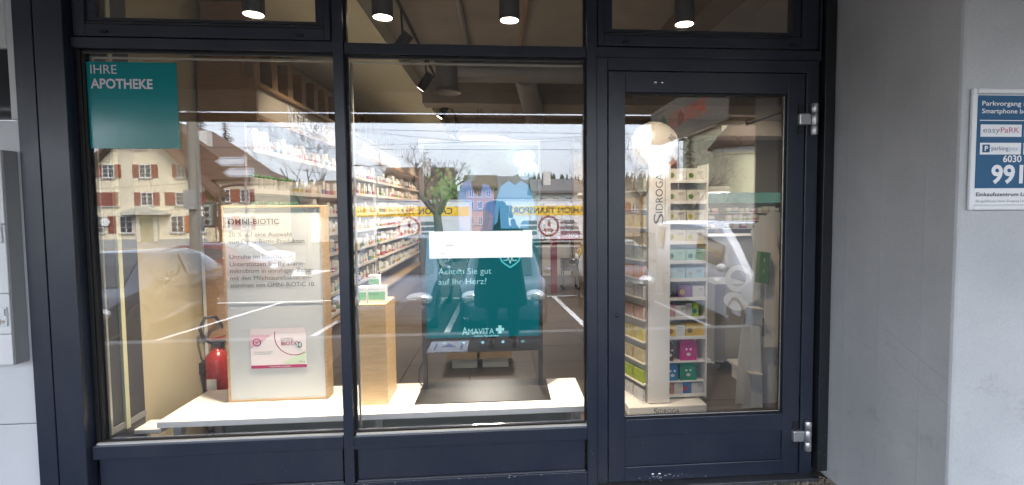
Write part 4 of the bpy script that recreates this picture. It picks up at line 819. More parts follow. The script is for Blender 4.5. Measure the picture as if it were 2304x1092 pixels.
# left face, turned away
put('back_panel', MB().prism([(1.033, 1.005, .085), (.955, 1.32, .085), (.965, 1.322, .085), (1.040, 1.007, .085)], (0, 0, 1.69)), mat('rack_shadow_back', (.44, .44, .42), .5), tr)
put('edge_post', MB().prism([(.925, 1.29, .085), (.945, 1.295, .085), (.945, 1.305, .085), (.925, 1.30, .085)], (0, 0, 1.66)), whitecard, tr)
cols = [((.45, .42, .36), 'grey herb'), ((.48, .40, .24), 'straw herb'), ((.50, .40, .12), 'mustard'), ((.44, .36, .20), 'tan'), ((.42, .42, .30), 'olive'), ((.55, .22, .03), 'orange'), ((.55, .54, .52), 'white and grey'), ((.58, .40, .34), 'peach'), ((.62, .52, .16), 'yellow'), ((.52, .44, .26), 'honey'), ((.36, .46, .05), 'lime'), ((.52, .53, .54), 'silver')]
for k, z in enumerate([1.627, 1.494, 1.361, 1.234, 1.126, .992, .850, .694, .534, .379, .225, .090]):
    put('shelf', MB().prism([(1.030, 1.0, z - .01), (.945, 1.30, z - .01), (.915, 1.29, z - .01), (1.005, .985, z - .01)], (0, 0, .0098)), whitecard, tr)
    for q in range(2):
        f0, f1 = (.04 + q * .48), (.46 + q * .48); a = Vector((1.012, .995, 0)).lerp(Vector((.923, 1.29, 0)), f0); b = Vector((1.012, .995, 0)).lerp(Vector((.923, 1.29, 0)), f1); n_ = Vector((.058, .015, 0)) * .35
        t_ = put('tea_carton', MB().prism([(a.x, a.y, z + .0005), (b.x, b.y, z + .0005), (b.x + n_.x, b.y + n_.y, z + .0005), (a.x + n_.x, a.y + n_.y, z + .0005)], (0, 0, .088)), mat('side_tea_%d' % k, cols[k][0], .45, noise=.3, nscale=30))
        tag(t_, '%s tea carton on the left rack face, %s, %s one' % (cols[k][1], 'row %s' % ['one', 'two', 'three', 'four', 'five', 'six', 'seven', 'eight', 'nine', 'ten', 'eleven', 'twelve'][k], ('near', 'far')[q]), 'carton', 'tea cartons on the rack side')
tp = thing('rack_topper', 'round cream balloon-like topper with SIDROGA print above the rack', 'topper', (1.13, 1.15, 1.80))
put('ball', MB().ellipsoid((1.13, 1.16, 1.945), (.19, .10, .19), 28, 16), mat('topper_cream', (.50, .46, .41), .35), tp, smooth=True); put('stem', MB().tube([(1.12, 1.15, 1.70), (1.12, 1.15, 1.78)], .012, 8), white, tp)
dx_, dz_ = math.cos(R(-42)), math.sin(R(-42))
text('lettering', 'SIDROGA', (1.20, 1.055, 2.005), .17, .036, 'sidroga_print', tp, xdir=(dx_, 0, dz_), ydir=(-dz_, 0, dx_)); put('tag', disc((1.105, 1.045, 1.825), .055, 20, r2=.035), whitecard, tp)

# cardboard figure right of the rack
cf = thing('cardboard_display', 'grey-white cut-out cardboard display with a flower shape and green box', 'display', (1.95, 1.12, 0))
cardg = mat('grey_card', (.58, .57, .52), .7, noise=.04); cardb = mat('beige_card', (.64, .57, .47), .7)
put('back_card', MB().prism([(1.759, 1.12, .003), (1.779, 1.12, .379), (1.81, 1.12, .65), (1.868, 1.12, .92), (1.889, 1.12, 1.188), (1.862, 1.12, 1.322), (1.937, 1.12, 1.405), (2.006, 1.12, 1.461), (2.30, 1.12, 1.47), (2.30, 1.12, .003)], (0, .006, 0)), cardg, cf)
put('leaf_card', MB().prism([(1.945, 1.06, .45), (1.950, 1.06, 1.30), (1.962, 1.06, 1.406), (2.022, 1.06, 1.29), (2.062, 1.06, 1.124), (2.085, 1.06, .90), (2.09, 1.06, .45)], (0, .006, 0)), cardb, cf)
put('flower_loop', ring((1.735, 1.05, .975), .062, .10, 26), whitecard, cf); put('petal', disc((1.72, 1.047, .805), .10, 24, r2=.065, xdir=(.94, 0, -.33), ydir=(.33, 0, .94)), whitecard, cf); put('flower_disc', disc((1.83, 1.044, .87), .075, 24), cardg, cf)
put('green_box', MB().prism([(1.877, 1.0, 1.176), (1.955, 1.0, 1.166), (1.942, 1.0, .935), (1.864, 1.0, .95)], (0, .05, 0)), mat('leaf_green_box', (.05, .15, .03), .5), cf); put('box_mark', MB().box(1.905, .9985, 1.10, 1.910, .9995, 1.125).box(1.900, .9985, 1.02, 1.905, .9995, 1.045), 'print_white', cf)
for z in (.764, .28): put('shelf_flap', MB().prism([(1.80, .98, z), (1.90, .97, z - .012), (1.90, 1.055, z - .006), (1.80, 1.055, z + .002)], (0, 0, .004)), cardb, cf)
put('slot', MB().prism([(1.96, 1.1185, .52), (1.985, 1.1185, .52), (1.985, 1.1185, .66), (1.96, 1.1185, .66)], (0, .0008, 0)), mat('slot_dark', (.09, .09, .09), .8), cf)
put('front_card', MB().prism([(1.77, 1.03, .003), (1.79, 1.03, .30), (1.83, 1.03, .62), (1.90, 1.03, .62), (1.915, 1.03, .30), (1.93, 1.03, .003)], (0, .006, 0)), cardg, cf)

# ================================================================ ACROSS THE WALKWAY (seen mirrored in the panes)
hs_ = thing('hanging_sign', 'long pale hanging light box with red AMAVITA letters under the arcade', 'sign', (1.76, -2.2, 2.2))
put('box', bx(1.70, -3.15, 2.21, 1.83, -1.36, 2.56), emit('sign_box_lit', (1, .95, .88), E1 * .32), hs_, bevel=.004)
rl = emit('sign_red_lit', (1, .07, .03), E1 * .95)
text('lettering', 'A', (1.698, -1.50, 2.275), .17, .165, rl, hs_, xdir=(0, -1, 0)); text('lettering', 'MAVITA', (1.698, -1.68, 2.285), .80, .140, rl, hs_, xdir=(0, -1, 0))
put('cross', MB().box(1.695, -2.76, 2.33, 1.6995, -2.58, 2.39).box(1.6945, -2.70, 2.27, 1.6992, -2.64, 2.45), emit('cross_green_lit', (.06, .42, .10), E1 * .5), hs_)
for y in (-1.6, -2.9): put('hanger', MB().tube([(1.765, y, 2.561), (1.765, y, 2.859)], .012, 8), blackmet, hs_)
fsn = thing('floor_sign', 'white floor sticker with a blue pictogram on the walkway', 'sticker', (-.62, -2.95, 0))
fsn.location = (-.62, -2.95, .0); ROOT[fsn.name] = tuple(fsn.location)
put('sheet', bx(-.80, -3.22, .0015, -.38, -2.75, .0035), mat('floor_sticker', (.66, .68, .72), .4), fsn); put('pictogram', MB().poly([(-.68, -2.95, .0042), (-.50, -2.95, .0042), (-.59, -3.10, .0042)]).poly([(-.74, -2.85, .0042), (-.72, -2.85, .0042), (-.72, -3.12, .0042), (-.74, -3.12, .0042)]).poly([(-.46, -2.85, .0042), (-.44, -2.85, .0042), (-.44, -3.12, .0042), (-.46, -3.12, .0042)]), mat('picto_blue', (.03, .12, .42), .4), fsn)
gm = MB(); rng = random.Random(9)
for k in range(70):
    x, y = rng.uniform(-2.2, 2.6), rng.uniform(-3.3, -.6); r = rng.uniform(.008, .02); gm.poly([(x + r * math.cos(a * .785) * rng.uniform(.8, 1.2), y + r * math.sin(a * .785) * rng.uniform(.8, 1.2), .0012) for a in range(8)])
tag(put('gum_spots', gm, mat('gum_grey', (.22, .22, .22), .7)), 'pale chewing gum spots trodden into the walkway', 'spots', kind='stuff')

# ---------------------------------------------------------------- vehicles
tyre_m = mat('tyre', (.012, .012, .013), .8); rim_m = mat('alloy', (.45, .46, .47), .3, metal=.8); carglass = mat('car_glass', (.012, .016, .018), .03, spec=1.0)
lens_m = mat('headlight_lens', (.62, .64, .66), .12, metal=.6, coat=1); plate_m = mat('plate_white', (.7, .7, .68), .4); plast = mat('bumper_plastic', (.014, .014, .015), .6)
wt = MB().lathe([(.20, -.10), (.30, -.105), (.32, -.085), (.325, 0), (.32, .085), (.30, .105), (.20, .10)], n=24, axis='Y').mesh('tyre', True); wt.materials.append(tyre_m)
wr = MB().lathe([(.02, .06), (.07, .085), (.08, .07)], n=16, axis='Y')
for k in range(5):
    a = k * 1.2566; n0 = len(wr.v); wr.box(-.028, .055, .05, .028, .085, .205); wr.xf(Matrix.Rotation(a, 4, 'Y'), n0)
wr.lathe([(.195, .05), (.215, .088), (.205, .092), (.19, .06)], n=24, axis='Y').lathe([(.19, -.02), (.19, .02)], n=20, axis='Y')
wr_me = wr.mesh('rim', False); wr_me.materials.append(rim_m)
def car(label, loc, rotz, col, L=4.0, W=1.68, H=1.46, hood=.92, belt=.92, nose=.0, ws0=.95, roof0=1.75, roof1=3.0, tail_top=3.75, kind='car', group=None, wheel=(.78, 3.18), lensw=.17, metal=.3, van=False):
    """nose at local +X=0 pointing +X, body runs to -L"""
    t_ = thing('parked_' + kind, label, kind, loc, rotz, group, world=False)
    body_m = mat('car_paint_%d_%d_%d' % tuple(int(c * 999) for c in col), col, .22, metal=metal, coat=1)
    hw = W / 2
    # stations: x from the nose, lower z, belt z, top z, half widths at sill, belt, top
    S = [(.00, .34, .52, .56, .62, .60, .50), (.05, .24, .62, .68, .78, .76, .62), (.22, .20, .72, .80, .93, .92, .74), (.55, .20, hood - .10, hood - .04, .98, .97, .80), (ws0, .20, belt - .04, hood + .02, 1, .985, .82),
         ((ws0 + roof0) / 2, .20, belt, (hood + H) / 2 + .06, 1, .99, .80), (roof0, .20, belt + .01, H - .035, 1, .99, .76), ((roof0 + roof1) / 2, .20, belt + .02, H, 1, .99, .77), (roof1, .20, belt + .03, H - .03, 1, .98, .75), ((roof1 + tail_top) / 2, .22, belt + .04, H - .12 if not van else H - .05, .99, .97, .74), (tail_top, .24, belt + .05, H - .30 if not van else H - .10, .97, .95, .72 if not van else .80), (L - .06, .30, belt + .02, belt + .10 if not van else H - .30, .92, .90, .70 if not van else .80), (L, .36, belt - .12, belt - .05 if not van else H * .60, .84, .84, .66)]
    if van: S = [(a_, b_, c_, d_, e_, f_, min(.92, g_ * 1.17)) for (a_, b_, c_, d_, e_, f_, g_) in S]
    ringp = []
    for (x, zl, zb, zt, a, b, c) in S:
        a *= hw; b *= hw; c *= hw; zm = (zl + zb) * .5
        ringp.append([(-x, y, z) for (y, z) in ((0, zl), (a * .9, zl), (a * .985, zl + .08), (a, zm), (b, zb), (b * .45 + c * .55, zb + (zt - zb) * .55), (c, zt - (zt - zb) * .10 - .005), (c * .85, zt - .004), (0, zt))])
    mb = MB(); n = 9
    for r_ in ringp:
        mb.v += r_ + [(p[0], -p[1], p[2]) for p in r_[-2:0:-1]]
    m_ = 16
    for i in range(len(S) - 1):
        for k in range(m_): a = i * m_ + k; b = i * m_ + (k + 1) % m_; mb.f.append((a, b, b + m_, a + m_))
    mb.f.append(tuple(range(m_ - 1, -1, -1))); mb.f.append(tuple(range((len(S) - 1) * m_, len(S) * m_)))
    bo = put('body', mb, body_m, t_, autosmooth=True)
    bo.modifiers[0].split_angle = R(35)
    def rp(i, k, s=1, off=.006):
        p = Vector(ringp[i][k]); p.y *= s; return p
    def pane(nm, pts, push):
        q = [Vector(p) + Vector(push) for p in pts]; put(nm, MB().poly(q), carglass, t_)
    # windscreen and rear window over stations 4-6 and 9-11
    for (a, b, nm, px) in ((4, 6, 'windscreen', .02), (9, 11, 'rear_window', -.02)):
        m2 = (a + b) // 2
        if van and a == 9: continue
        mb2 = MB(); rows = []
        for i in (a, m2, b): rows.append([rp(i, 7, -1) * 1, rp(i, 8), rp(i, 7)])
        for r0, r1 in zip(rows[:-1], rows[1:]):
            for k in range(2): mb2.poly([v + Vector((px * .4, 0, .012)) for v in (r0[k], r0[k + 1], r1[k + 1], r1[k])])
        put(nm, mb2, carglass, t_)
    # side glass between belt and roof edge
    for s in (1, -1):
        for (a, b, f0, f1) in (((5, 7, .15, .96), (7, 9, .06, .80)) if not van else ((5, 7, .12, .72), (8, 10, .10, .85))):
            lo0 = rp(a, 4, s); lo1 = rp(b, 4, s); hi0 = rp(a, 6, s); hi1 = rp(b, 6, s)
            P00 = lo0.lerp(hi0, .10); P10 = lo1.lerp(hi1, .10); P01 = lo0.lerp(hi0, .90); P11 = lo1.lerp(hi1, .90)
            mdl = rp((a + b) // 2, 4, s).lerp(rp((a + b) // 2, 6, s), .5)
            q = [P00.lerp(P10, f0), P00.lerp(P10, f1), P01.lerp(P11, f1), P01.lerp(P11, f0 * .9)]
            pane('side_window', q, (0, s * .030, .004))
        put('wing_mirror', MB().ellipsoid((-(ws0 + .55), s * (hw + .10), belt + .06), (.06, .10, .075), 10, 6), body_m, t_, smooth=True)
        put('door_handle', bx(-(roof0 + .55), s * (hw + .004), belt - .14, -(roof0 + .35), s * (hw + .03), belt - .11), body_m, t_, bevel=.006)
        hl = put('headlight', MB().ellipsoid((-.14, s * hw * .70, .66), (.13, lensw * 1.15, .125), 16, 8), lens_m, t_, smooth=True); put('bulb', MB().ellipsoid((-.055, s * hw * .70, .66), (.03, .05, .05), 10, 6), mat('bulb_silver', (.8, .8, .8), .1, metal=1), hl, smooth=True)
        put('tail_light', MB().ellipsoid((-L + .05, s * hw * .82, .80), (.07, .08, .13), 10, 6), mat('tail_red', (.35, .01, .01), .25), t_, smooth=True)
        put('fog_light', MB().ellipsoid((-.045, s * hw * .62, .36), (.03, .06, .045), 10, 6), plast, t_, smooth=True)
        for wx in wheel:
            w_ = bpy.data.objects.new('wheel', wt); C.objects.link(w_); w_.parent = t_; w_.location = (-wx, s * (hw - .11), .325); w_.rotation_euler = (0, 0, 0 if s > 0 else math.pi)
            r_ = bpy.data.objects.new('rim', wr_me); C.objects.link(r_); r_.parent = w_
            ar = ring((-wx, s * (hw + .004), .325), .325, .385, 20, xdir=(1, 0, 0), ydir=(0, 0, 1), a0=R(0), a1=R(180)); put('wheel_arch', ar, plast, t_)
    put('grille', MB().box(-.075, -.30, .55, -.02, .30, .66).box(-.055, -.40, .28, -.012, .40, .38), plast, t_, bevel=.01)
    for k in range(3): put('grille_bar', bx(-.018, -.28, .565 + k * .03, -.012, .28, .575 + k * .03), chrome, t_)
    put('badge', MB().lathe([(.045, -.010), (.045, .004)], (0, 0, .66), 16, 'X'), chrome, t_); put('number_plate', bx(-.012, -.25, .43, -.002, .25, .53), plate_m, t_)
    put('bumper_line', bx(-.10, -hw * .62, .40, -.03, hw * .62, .415), plast, t_)
    return t_
Z0 = lambda y: gz(y) + .002
gp = 'cars parked nose-in behind the photographer'
car('dark blue-black hatchback parked facing the shop directly behind the photographer', (.02, -6.75, Z0(-8)), R(90), (.045, .060, .090), L=3.95, W=1.66, H=1.47, group=gp)
car('grey-blue people carrier parked to the left of the dark hatchback', (-2.12, -6.65, Z0(-8)), R(90), (.10, .125, .17), L=4.4, W=1.80, H=1.70, hood=1.0, belt=1.0, roof0=1.7, roof1=3.5, tail_top=4.2, wheel=(.85, 3.5), group=gp, lensw=.22)
car('black car parked on the far left bay', (-7.0, -5.75, Z0(-7)), R(86), (.020, .030, .055), L=4.4, W=1.82, H=1.53, hood=.95, belt=.95, roof1=3.2, tail_top=4.1, wheel=(.85, 3.5), group=gp, lensw=.24)
car('white van parked nose-in on the right', (5.0, -5.0, Z0(-7)), R(90), (.62, .64, .66), L=6.2, W=1.96, H=1.98, hood=1.16, belt=1.12, ws0=.85, roof0=1.9, roof1=5.2, tail_top=6.0, kind='van', wheel=(1.0, 4.9), metal=0, van=True, group=gp)
car('black car half hidden at the right of the middle pane', (2.55, -8.6, Z0(-10)), R(96), (.02, .02, .022), L=4.2, W=1.75, H=1.46, group=gp)
car('red car driving along the road', (-7.2, -15.6, Z0(-15)), R(0), (.11, .022, .028), L=4.2, W=1.75, H=1.46, group='cars on the road')
car('white estate car further along the road', (-11.2, -26.5, Z0(-26)), R(2), (.62, .62, .62), L=4.6, W=1.78, H=1.45, roof1=3.6, tail_top=4.3, metal=0, group='cars on the road')
# lorries
def lorry(label, xr, xl, y, txt_x):
    t_ = thing('lorry', label, 'lorry', ((xr + xl) / 2, y, Z0(y)), group='white transport lorries across the road')
    b0, b1 = -.36, 1.98
    put('cargo_body', bx(xl, y - 2.4, b0, xr, y, b1), mat('lorry_white', (.58, .59, .61), .5, noise=.03), t_, bevel=.02)
    put('roof_rail', bx(xl - .02, y - 2.42, b1 + .001, xr + .02, y + .03, b1 + .09), mat('lorry_rail', (.42, .43, .44), .4), t_)
    put('yellow_stripe', bx(xl + .05, y + .002, 1.10, xr - .05, y + .012, 1.66), mat('lorry_yellow', (.72, .45, .0), .5), t_)
    text('lettering', 'CAMION TRANSPORT', (txt_x, y + .016, 1.22), 5.0, .36, mat('lorry_black_print', (.02, .02, .022), .5), t_, xdir=(-1, 0, 0), bold=.02)
    ex = txt_x - 2.55
    put('emblem_ring', ring((ex, y + .018, .45), .52, .64, 32), mat('lorry_dark_red', (.20, .03, .03), .5), t_)
    mbx_ = MB()
    for q in range(3): mbx_.box(ex - .28 + q * .20, y + .015, .10, ex - .14 + q * .20, y + .020, .30)
    mbx_.box(ex - .05, y + .015, .45, ex + .10, y + .020, .80); put('emblem_figure', mbx_, 'lorry_dark_red', t_)
    sb = MB()
    for q in range(3):
        zz = .78 - q * .32
        for sg in (1, -1): sb.poly([(ex + sg * .72, y + .016, zz), (ex + sg * (1.55 - 0 + q * .14), y + .016, zz), (ex + sg * (1.75 + q * .14), y + .016, zz - .22), (ex + sg * .72, y + .016, zz - .22)])
    put('emblem_wing', sb, mat('lorry_dark_grey', (.10, .115, .13), .5), t_)
    for z in (-.55, -.85): put('side_guard', bx(xl + 1.4, y - .06, z, xr - 1.0, y + .02, z + .10), mat('guard_grey', (.30, .30, .30), .5), t_)
    put('chassis', bx(xl + .2, y - 1.9, -.72, xr - .2, y - .4, -.37), plast, t_)
    n_ = 5; 
    for q in range(n_): xg = xl + 1.2 + (xr - xl - 2.2) * q / (n_ - 1); put('guard_post', bx(xg, y - .08, -.95, xg + .07, y - .065, -.37), 'guard_grey', t_)
    for x in (xl + 1.0, xl + 2.2, xr - 1.0):
        w_ = bpy.data.objects.new('wheel', wt); C.objects.link(w_); w_.parent = t_; w_.matrix_parent_inverse = Matrix.Translation(-Vector(ROOT[t_.name])); w_.location = (x, y - .12, Z0(y) + .50); w_.scale = (1.5, 1.5, 1.5)
        r_ = bpy.data.objects.new('rim', wr_me); C.objects.link(r_); r_.parent = w_
    put('tail_lamp', bx(xr - .2, y - .02, -.60, xr - .05, y + .02, -.50), 'tail_red', t_)
lorry('white lorry with a yellow stripe, left of the two seen mirrored', -1.88, -8.55, -29.2, -2.9)
lorry('white lorry with a yellow stripe, right of the two seen mirrored', 6.2, -.48, -29.4, 5.4)

# ---------------------------------------------------------------- houses
shut_red = mat('shutter_red', (.20, .055, .035), .6, noise=.1); frame_w = mat('window_frame_white', (.62, .62, .60), .5); houseglass = mat('house_glass', (.03, .035, .04), .06, spec=.8)
def window_on(parent, x, z, wd, h, y, shutter=None, closed=False, sash=False):
    """window on a wall facing +Y at plane y"""
    wn = put('window', bx(x - wd / 2, y + .01, z - h / 2, x + wd / 2, y + .04, z + h / 2), houseglass, parent)
    fb_ = MB()
    for a in (-wd / 2, wd / 2 - .06): fb_.box(x + a, y + .041, z - h / 2, x + a + .06, y + .08, z + h / 2)
    for c in (-h / 2, h / 2 - .06): fb_.box(x - wd / 2 + .061, y + .041, z + c, x + wd / 2 - .061, y + .08, z + c + .06)
    fb_.box(x - .03, y + .042, z - h / 2 + .061, x + .03, y + .075, z + h / 2 - .061)
    for k in (1, 2): fb_.box(x - wd / 2 + .062, y + .042, z - h / 2 + h * k / 3 - .015, x + wd / 2 - .062, y + .065, z - h / 2 + h * k / 3 + .015)
    put('window_frame', fb_, frame_w, wn); put('window_sill', bx(x - wd / 2 - .12, y + .005, z - h / 2 - .10, x + wd / 2 + .12, y + .14, z - h / 2 - .005), mat('sill_stone', (.36, .35, .32), .8), wn)
    if shutter:
        if closed: put('shutter', bx(x - wd / 2, y + .085, z - h / 2, x - .01, y + .12, z + h / 2), shutter, wn); put('shutter', bx(x + .01, y + .085, z - h / 2, x + wd / 2, y + .12, z + h / 2), shutter, wn)
        else:
            for s in (-1, 1): xa = x + s * (wd / 2 + .02); put('shutter', bx(xa, y + .02, z - h / 2, xa + s * wd * .52, y + .07, z + h / 2), shutter, wn)
def house(label, x0, x1, y, base, eave, ridge, depth, wall_m, roof_m, gable=True, chim=None, over=.5, group='houses across the road'):
    t_ = thing('house', label, 'house', ((x0 + x1) / 2, y, base), group=group)
    xm = (x0 + x1) / 2; mb = MB()
    if gable:
        mb.prism([(x0, y, base), (x1, y, base), (x1, y, eave), (xm, y, ridge), (x0, y, eave)], (0, -depth, 0)); put('wall', mb, wall_m, t_)
        sl = (ridge - eave) / (xm - x0)
        for s in (-1, 1):
            xe = xm + s * (xm - x0 + over); ze = eave - over * sl
            put('roof', MB().prism([(xe, y + over, ze + .03), (xm, y + over, ridge + .03), (xm, y + over, ridge + .33), (xe, y + over, ze + .33)], (0, -depth - 2 * over, 0)), roof_m, t_)
    else:
        ym = y - depth / 2
        mb.prism([(x0, y, base), (x0, y - depth, base), (x0, y - depth, eave), (x0, ym, ridge), (x0, y, eave)], (x1 - x0, 0, 0)); put('wall', mb, wall_m, t_)
        sl = (ridge - eave) / (depth / 2)
        for s in (1, -1):
            ye = ym + s * (depth / 2 + over); ze = eave - over * sl
            put('roof', MB().prism([(x0 - over, ye, ze + .03), (x0 - over, ym, ridge + .03), (x0 - over, ym, ridge + .30), (x0 - over, ye, ze + .30)], (x1 - x0 + 2 * over, 0, 0)), roof_m, t_)
    if chim:
        cx_, cyy, cz0, cz1 = chim; put('chimney', bx(cx_ - .4, cyy - .4, cz0, cx_ + .4, cyy + .4, cz1), mat('chimney_render', (.5, .49, .46), .8), t_)
    return t_
cream_w = mat('cream_render', (.62, .55, .40), .85, noise=.05, nscale=.8); roof_br = mat('roof_brown', (.10, .062, .042), .85, noise=.25, nscale=3, stretch=(1, 1, 4)); roof_gr = mat('roof_grey', (.12, .12, .12), .85, noise=.2, nscale=3)
white_w = mat('white_render', (.60, .60, .57), .85, noise=.05, nscale=.8); orange_w = mat('orange_render', (.42, .22, .13), .85, noise=.05)
HY = -47.2
h1 = thing('house', 'cream gabled house with red shutters and a small temple porch', 'house', (-31.5, HY, -1.85), group='houses across the road')
put('wall', MB().prism([(-36.8, HY, -1.85), (-26.3, HY, -1.85), (-26.3, HY, 3.9), (-30.3, HY, 8.0), (-32.8, HY, 8.0), (-36.8, HY, 3.9)], (0, -14, 0)), cream_w, h1)
for s in (-1, 1):
    xa, xb = -31.55 + s * 6.45, -31.55 + s * 1.2
    put('roof', MB().prism([(xa, HY + .9, 2.75), (xb, HY + .9, 8.13), (xb, HY + .9, 8.50), (xa, HY + .9, 3.12)], (0, -15.8, 0)), roof_br, h1)
put('roof', MB().prism([(-32.75, HY + 1.0, 8.02), (-30.35, HY + 1.0, 8.02), (-30.35, HY - 3.0, 10.0), (-32.75, HY - 3.0, 10.0)], (0, -.2, .30)), roof_br, h1)
put('base_course', bx(-36.85, HY + .01, -1.84, -26.25, HY + .08, -.95), mat('plinth_grey', (.28, .29, .28), .8), h1)
for x, z, wd, h, sh_, cl in ((-34.25, 5.05, 1.0, 1.15, shut_red, False), (-31.2, 5.05, 1.0, 1.15, shut_red, False), (-28.2, 5.05, .7, 1.15, shut_red, False), (-31.5, 7.25, 1.0, .6, shut_red, True), (-34.5, 2.6, 1.9, 1.2, shut_red, True), (-31.15, 2.6, 1.0, 1.15, shut_red, False), (-27.9, 2.6, 1.7, 1.15, shut_red, False)): window_on(h1, x, z, wd, h, HY, sh_, cl)
for x in (-35.4, -33.0, -28.7, -26.9): window_on(h1, x, .35, 1.1, 1.5, HY)
put('wall_panel', bx(-34.5, HY + .02, -.4, -33.85, HY + .06, 1.1), shut_red, h1); put('wall_panel', bx(-28.1, HY + .02, -.4, -27.5, HY + .06, 1.1), mat('panel_orange', (.40, .14, .05), .6), h1)
put('door', bx(-31.75, HY + .02, -1.2, -30.65, HY + .10, .95), mat('door_olive', (.24, .23, .14), .6), h1); put('door_surround', MB().box(-32.1, HY + .02, -1.2, -31.76, HY + .2, 1.1).box(-30.64, HY + .02, -1.2, -30.3, HY + .2, 1.1), mat('stone_trim', (.44, .43, .36), .8), h1)
put('porch_gable', MB().prism([(-33.2, HY + .02, 1.35), (-29.2, HY + .02, 1.35), (-31.2, HY + .02, 2.0)], (0, .8, 0)).box(-33.2, HY + .02, 1.2, -29.2, HY + .82, 1.345), 'stone_trim', h1)
put('satellite_dish', disc((-34.6, HY + .25, .60), .38, 20), 'window_frame_white', h1)
h2 = thing('house', 'hip-roofed wing with a white chimney beside the cream gabled house', 'house', (-25, -49, -1.9), group='houses across the road')
put('wall', bx(-26.15, -57, -1.9, -22.7, -48.6, 4.3), cream_w, h2)
put('roof', MB().prism([(-30.5, -48.0, 4.32), (-30.5, -48.0, 9.9), (-27.6, -48.0, 8.0), (-24.6, -48.0, 5.75), (-22.4, -48.0, 4.75), (-22.4, -48.0, 4.32)], (0, -9.4, 0)), roof_br, h2)
put('chimney', bx(-27.9, -50.2, 7.0, -27.0, -49.3, 8.9), mat('chimney_render', (.5, .49, .46), .8), h2)
for x in (-25.2, -23.5): window_on(h2, x, 2.9, .8, 1.15, -48.6, shut_red); window_on(h2, x, .4, .8, 1.2, -48.6, shut_red)
h3 = house('white house with a long eave beyond the crossing', -20.5, -13.6, -56, -1.9, 2.4, 4.6, 9, white_w, roof_br, gable=False)
for x in (-19.3, -17.2, -15.2): window_on(h3, x, 1.3, 1.0, 1.3, -56, mat('shutter_grey', (.30, .30, .28), .6))
h4 = house('grey flat-pitched building left of the lorries', -16.2, -12.1, -52, -1.9, 3.6, 4.7, 8, mat('grey_render', (.36, .37, .38), .8), roof_gr, gable=False)
for x in (-15.2, -13.3): window_on(h4, x, 2.2, 1.1, 1.0, -52)
h5 = house('white house with a broad brown roof behind the left lorry', -12.2, -6.2, -55, -1.9, 2.5, 6.0, 9, white_w, roof_br, gable=False, chim=(-8.3, -58.5, 4.5, 6.9), over=.8)
for x in (-11.0, -9.4, -7.4): window_on(h5, x, 1.5, .9, 1.2, -55, shut_red)
h6 = house('orange apartment house between the lorries', -4.6, -1.0, -68, -1.95, 4.4, 5.9, 8, orange_w, roof_br, gable=False)
for x in (-3.9, -2.8, -1.7):
    for z in (.0, 2.0, 3.6): window_on(h6, x, z, .6, 1.0, -68)
h7 = house('pale grey house with a chimney behind the right lorry', 3.7, 8.3, -55, -1.9, 3.3, 4.6, 8, mat('pale_green_render', (.46, .50, .47), .8), roof_gr, gable=False, chim=(5.1, -57, 3.8, 5.6))
for x in (4.5, 5.9, 7.3): window_on(h7, x, 2.3, .8, .9, -55)
h8 = house('long dark-roofed building behind the trees', -1.0, 3.6, -75, -1.95, 3.2, 6.2, 9, white_w, roof_gr, gable=False); [window_on(h8, x, 2.3, .9, .9, -75) for x in (-.2, 1.3, 2.8)]
h9 = house('brown-roofed house to the left of the church', 21.0, 25.6, -66, -1.95, 2.6, 5.0, 9, white_w, roof_br, gable=False); [window_on(h9, x, 1.2, .9, 1.1, -66) for x in (22.2, 23.8)]
h10 = house('dark gabled house far to the right beside the fir', 13.6, 16.6, -60, -1.95, 2.6, 4.9, 9, mat('tan_render', (.30, .24, .18), .85), roof_br, gable=True); [window_on(h10, x, 1.6, .8, 1.1, -60, shut_red) for x in (14.3, 15.9)]
h11 = house('white apartment block on the hillside', 44, 66, -420, 12, 19, 21, 14, white_w, roof_gr, gable=False, group='buildings on the hill'); h12 = house('second white apartment block on the hillside', 72, 88, -425, 13, 19, 21, 14, white_w, roof_gr, gable=False, group='buildings on the hill')
for hh, xs_ in ((h11, range(46, 66, 3)), (h12, range(74, 88, 3))):
    for x in xs_: window_on(hh, x, 16.2, 1.4, 1.6, -420 if hh is h11 else -425)
# church apse with conical roof and far onion spire
ch = thing('church', 'yellow round church apse with a brown conical roof', 'church', (28.0, -58, -1.9))
put('apse_wall', MB().lathe([(3.0, -1.9), (3.0, 7.6), (3.12, 7.7), (3.12, 8.3)], (28.9, -60, 0), 32), mat('church_yellow', (.58, .55, .36), .85, noise=.04), ch, autosmooth=True); put('cornice', MB().lathe([(3.14, 8.0), (3.3, 8.35), (3.3, 8.55)], (28.9, -60, 0), 32), white_w, ch, autosmooth=True)
put('roof', MB().lathe([(3.9, 8.5), (2.6, 10.2), (1.2, 11.6), (.1, 12.6)], (28.9, -60, 0), 32), roof_br, ch, smooth=True); put('nave', bx(27.0, -75, -1.9, 36.0, -61, 11.5), 'church_yellow', ch)
put('nave_roof', MB().prism([(26.4, -61, 11.51), (36.6, -61, 11.51), (31.5, -61, 16.5)], (0, -15, 0)), roof_br, ch); put('base_wall', bx(22.5, -56.9, -1.9, 36, -56.4, 3.2), mat('churchyard_wall', (.30, .29, .27), .9, noise=.25, nscale=.7), ch)
on = thing('onion_spire', 'small red onion-domed spire far behind the fir', 'spire', (49.2, -147, 0)); put('tower', bx(48.3, -148.4, -2, 50.1, -146.6, 13.2), roof_br, on); put('dome', MB().lathe([(1.0, 13.21), (1.3, 13.9), (1.0, 14.7), (.4, 15.2), (.12, 15.8), (.03, 17.2)], (49.2, -147.5, 0), 20), mat('dome_red', (.28, .06, .035), .6), on, smooth=True)

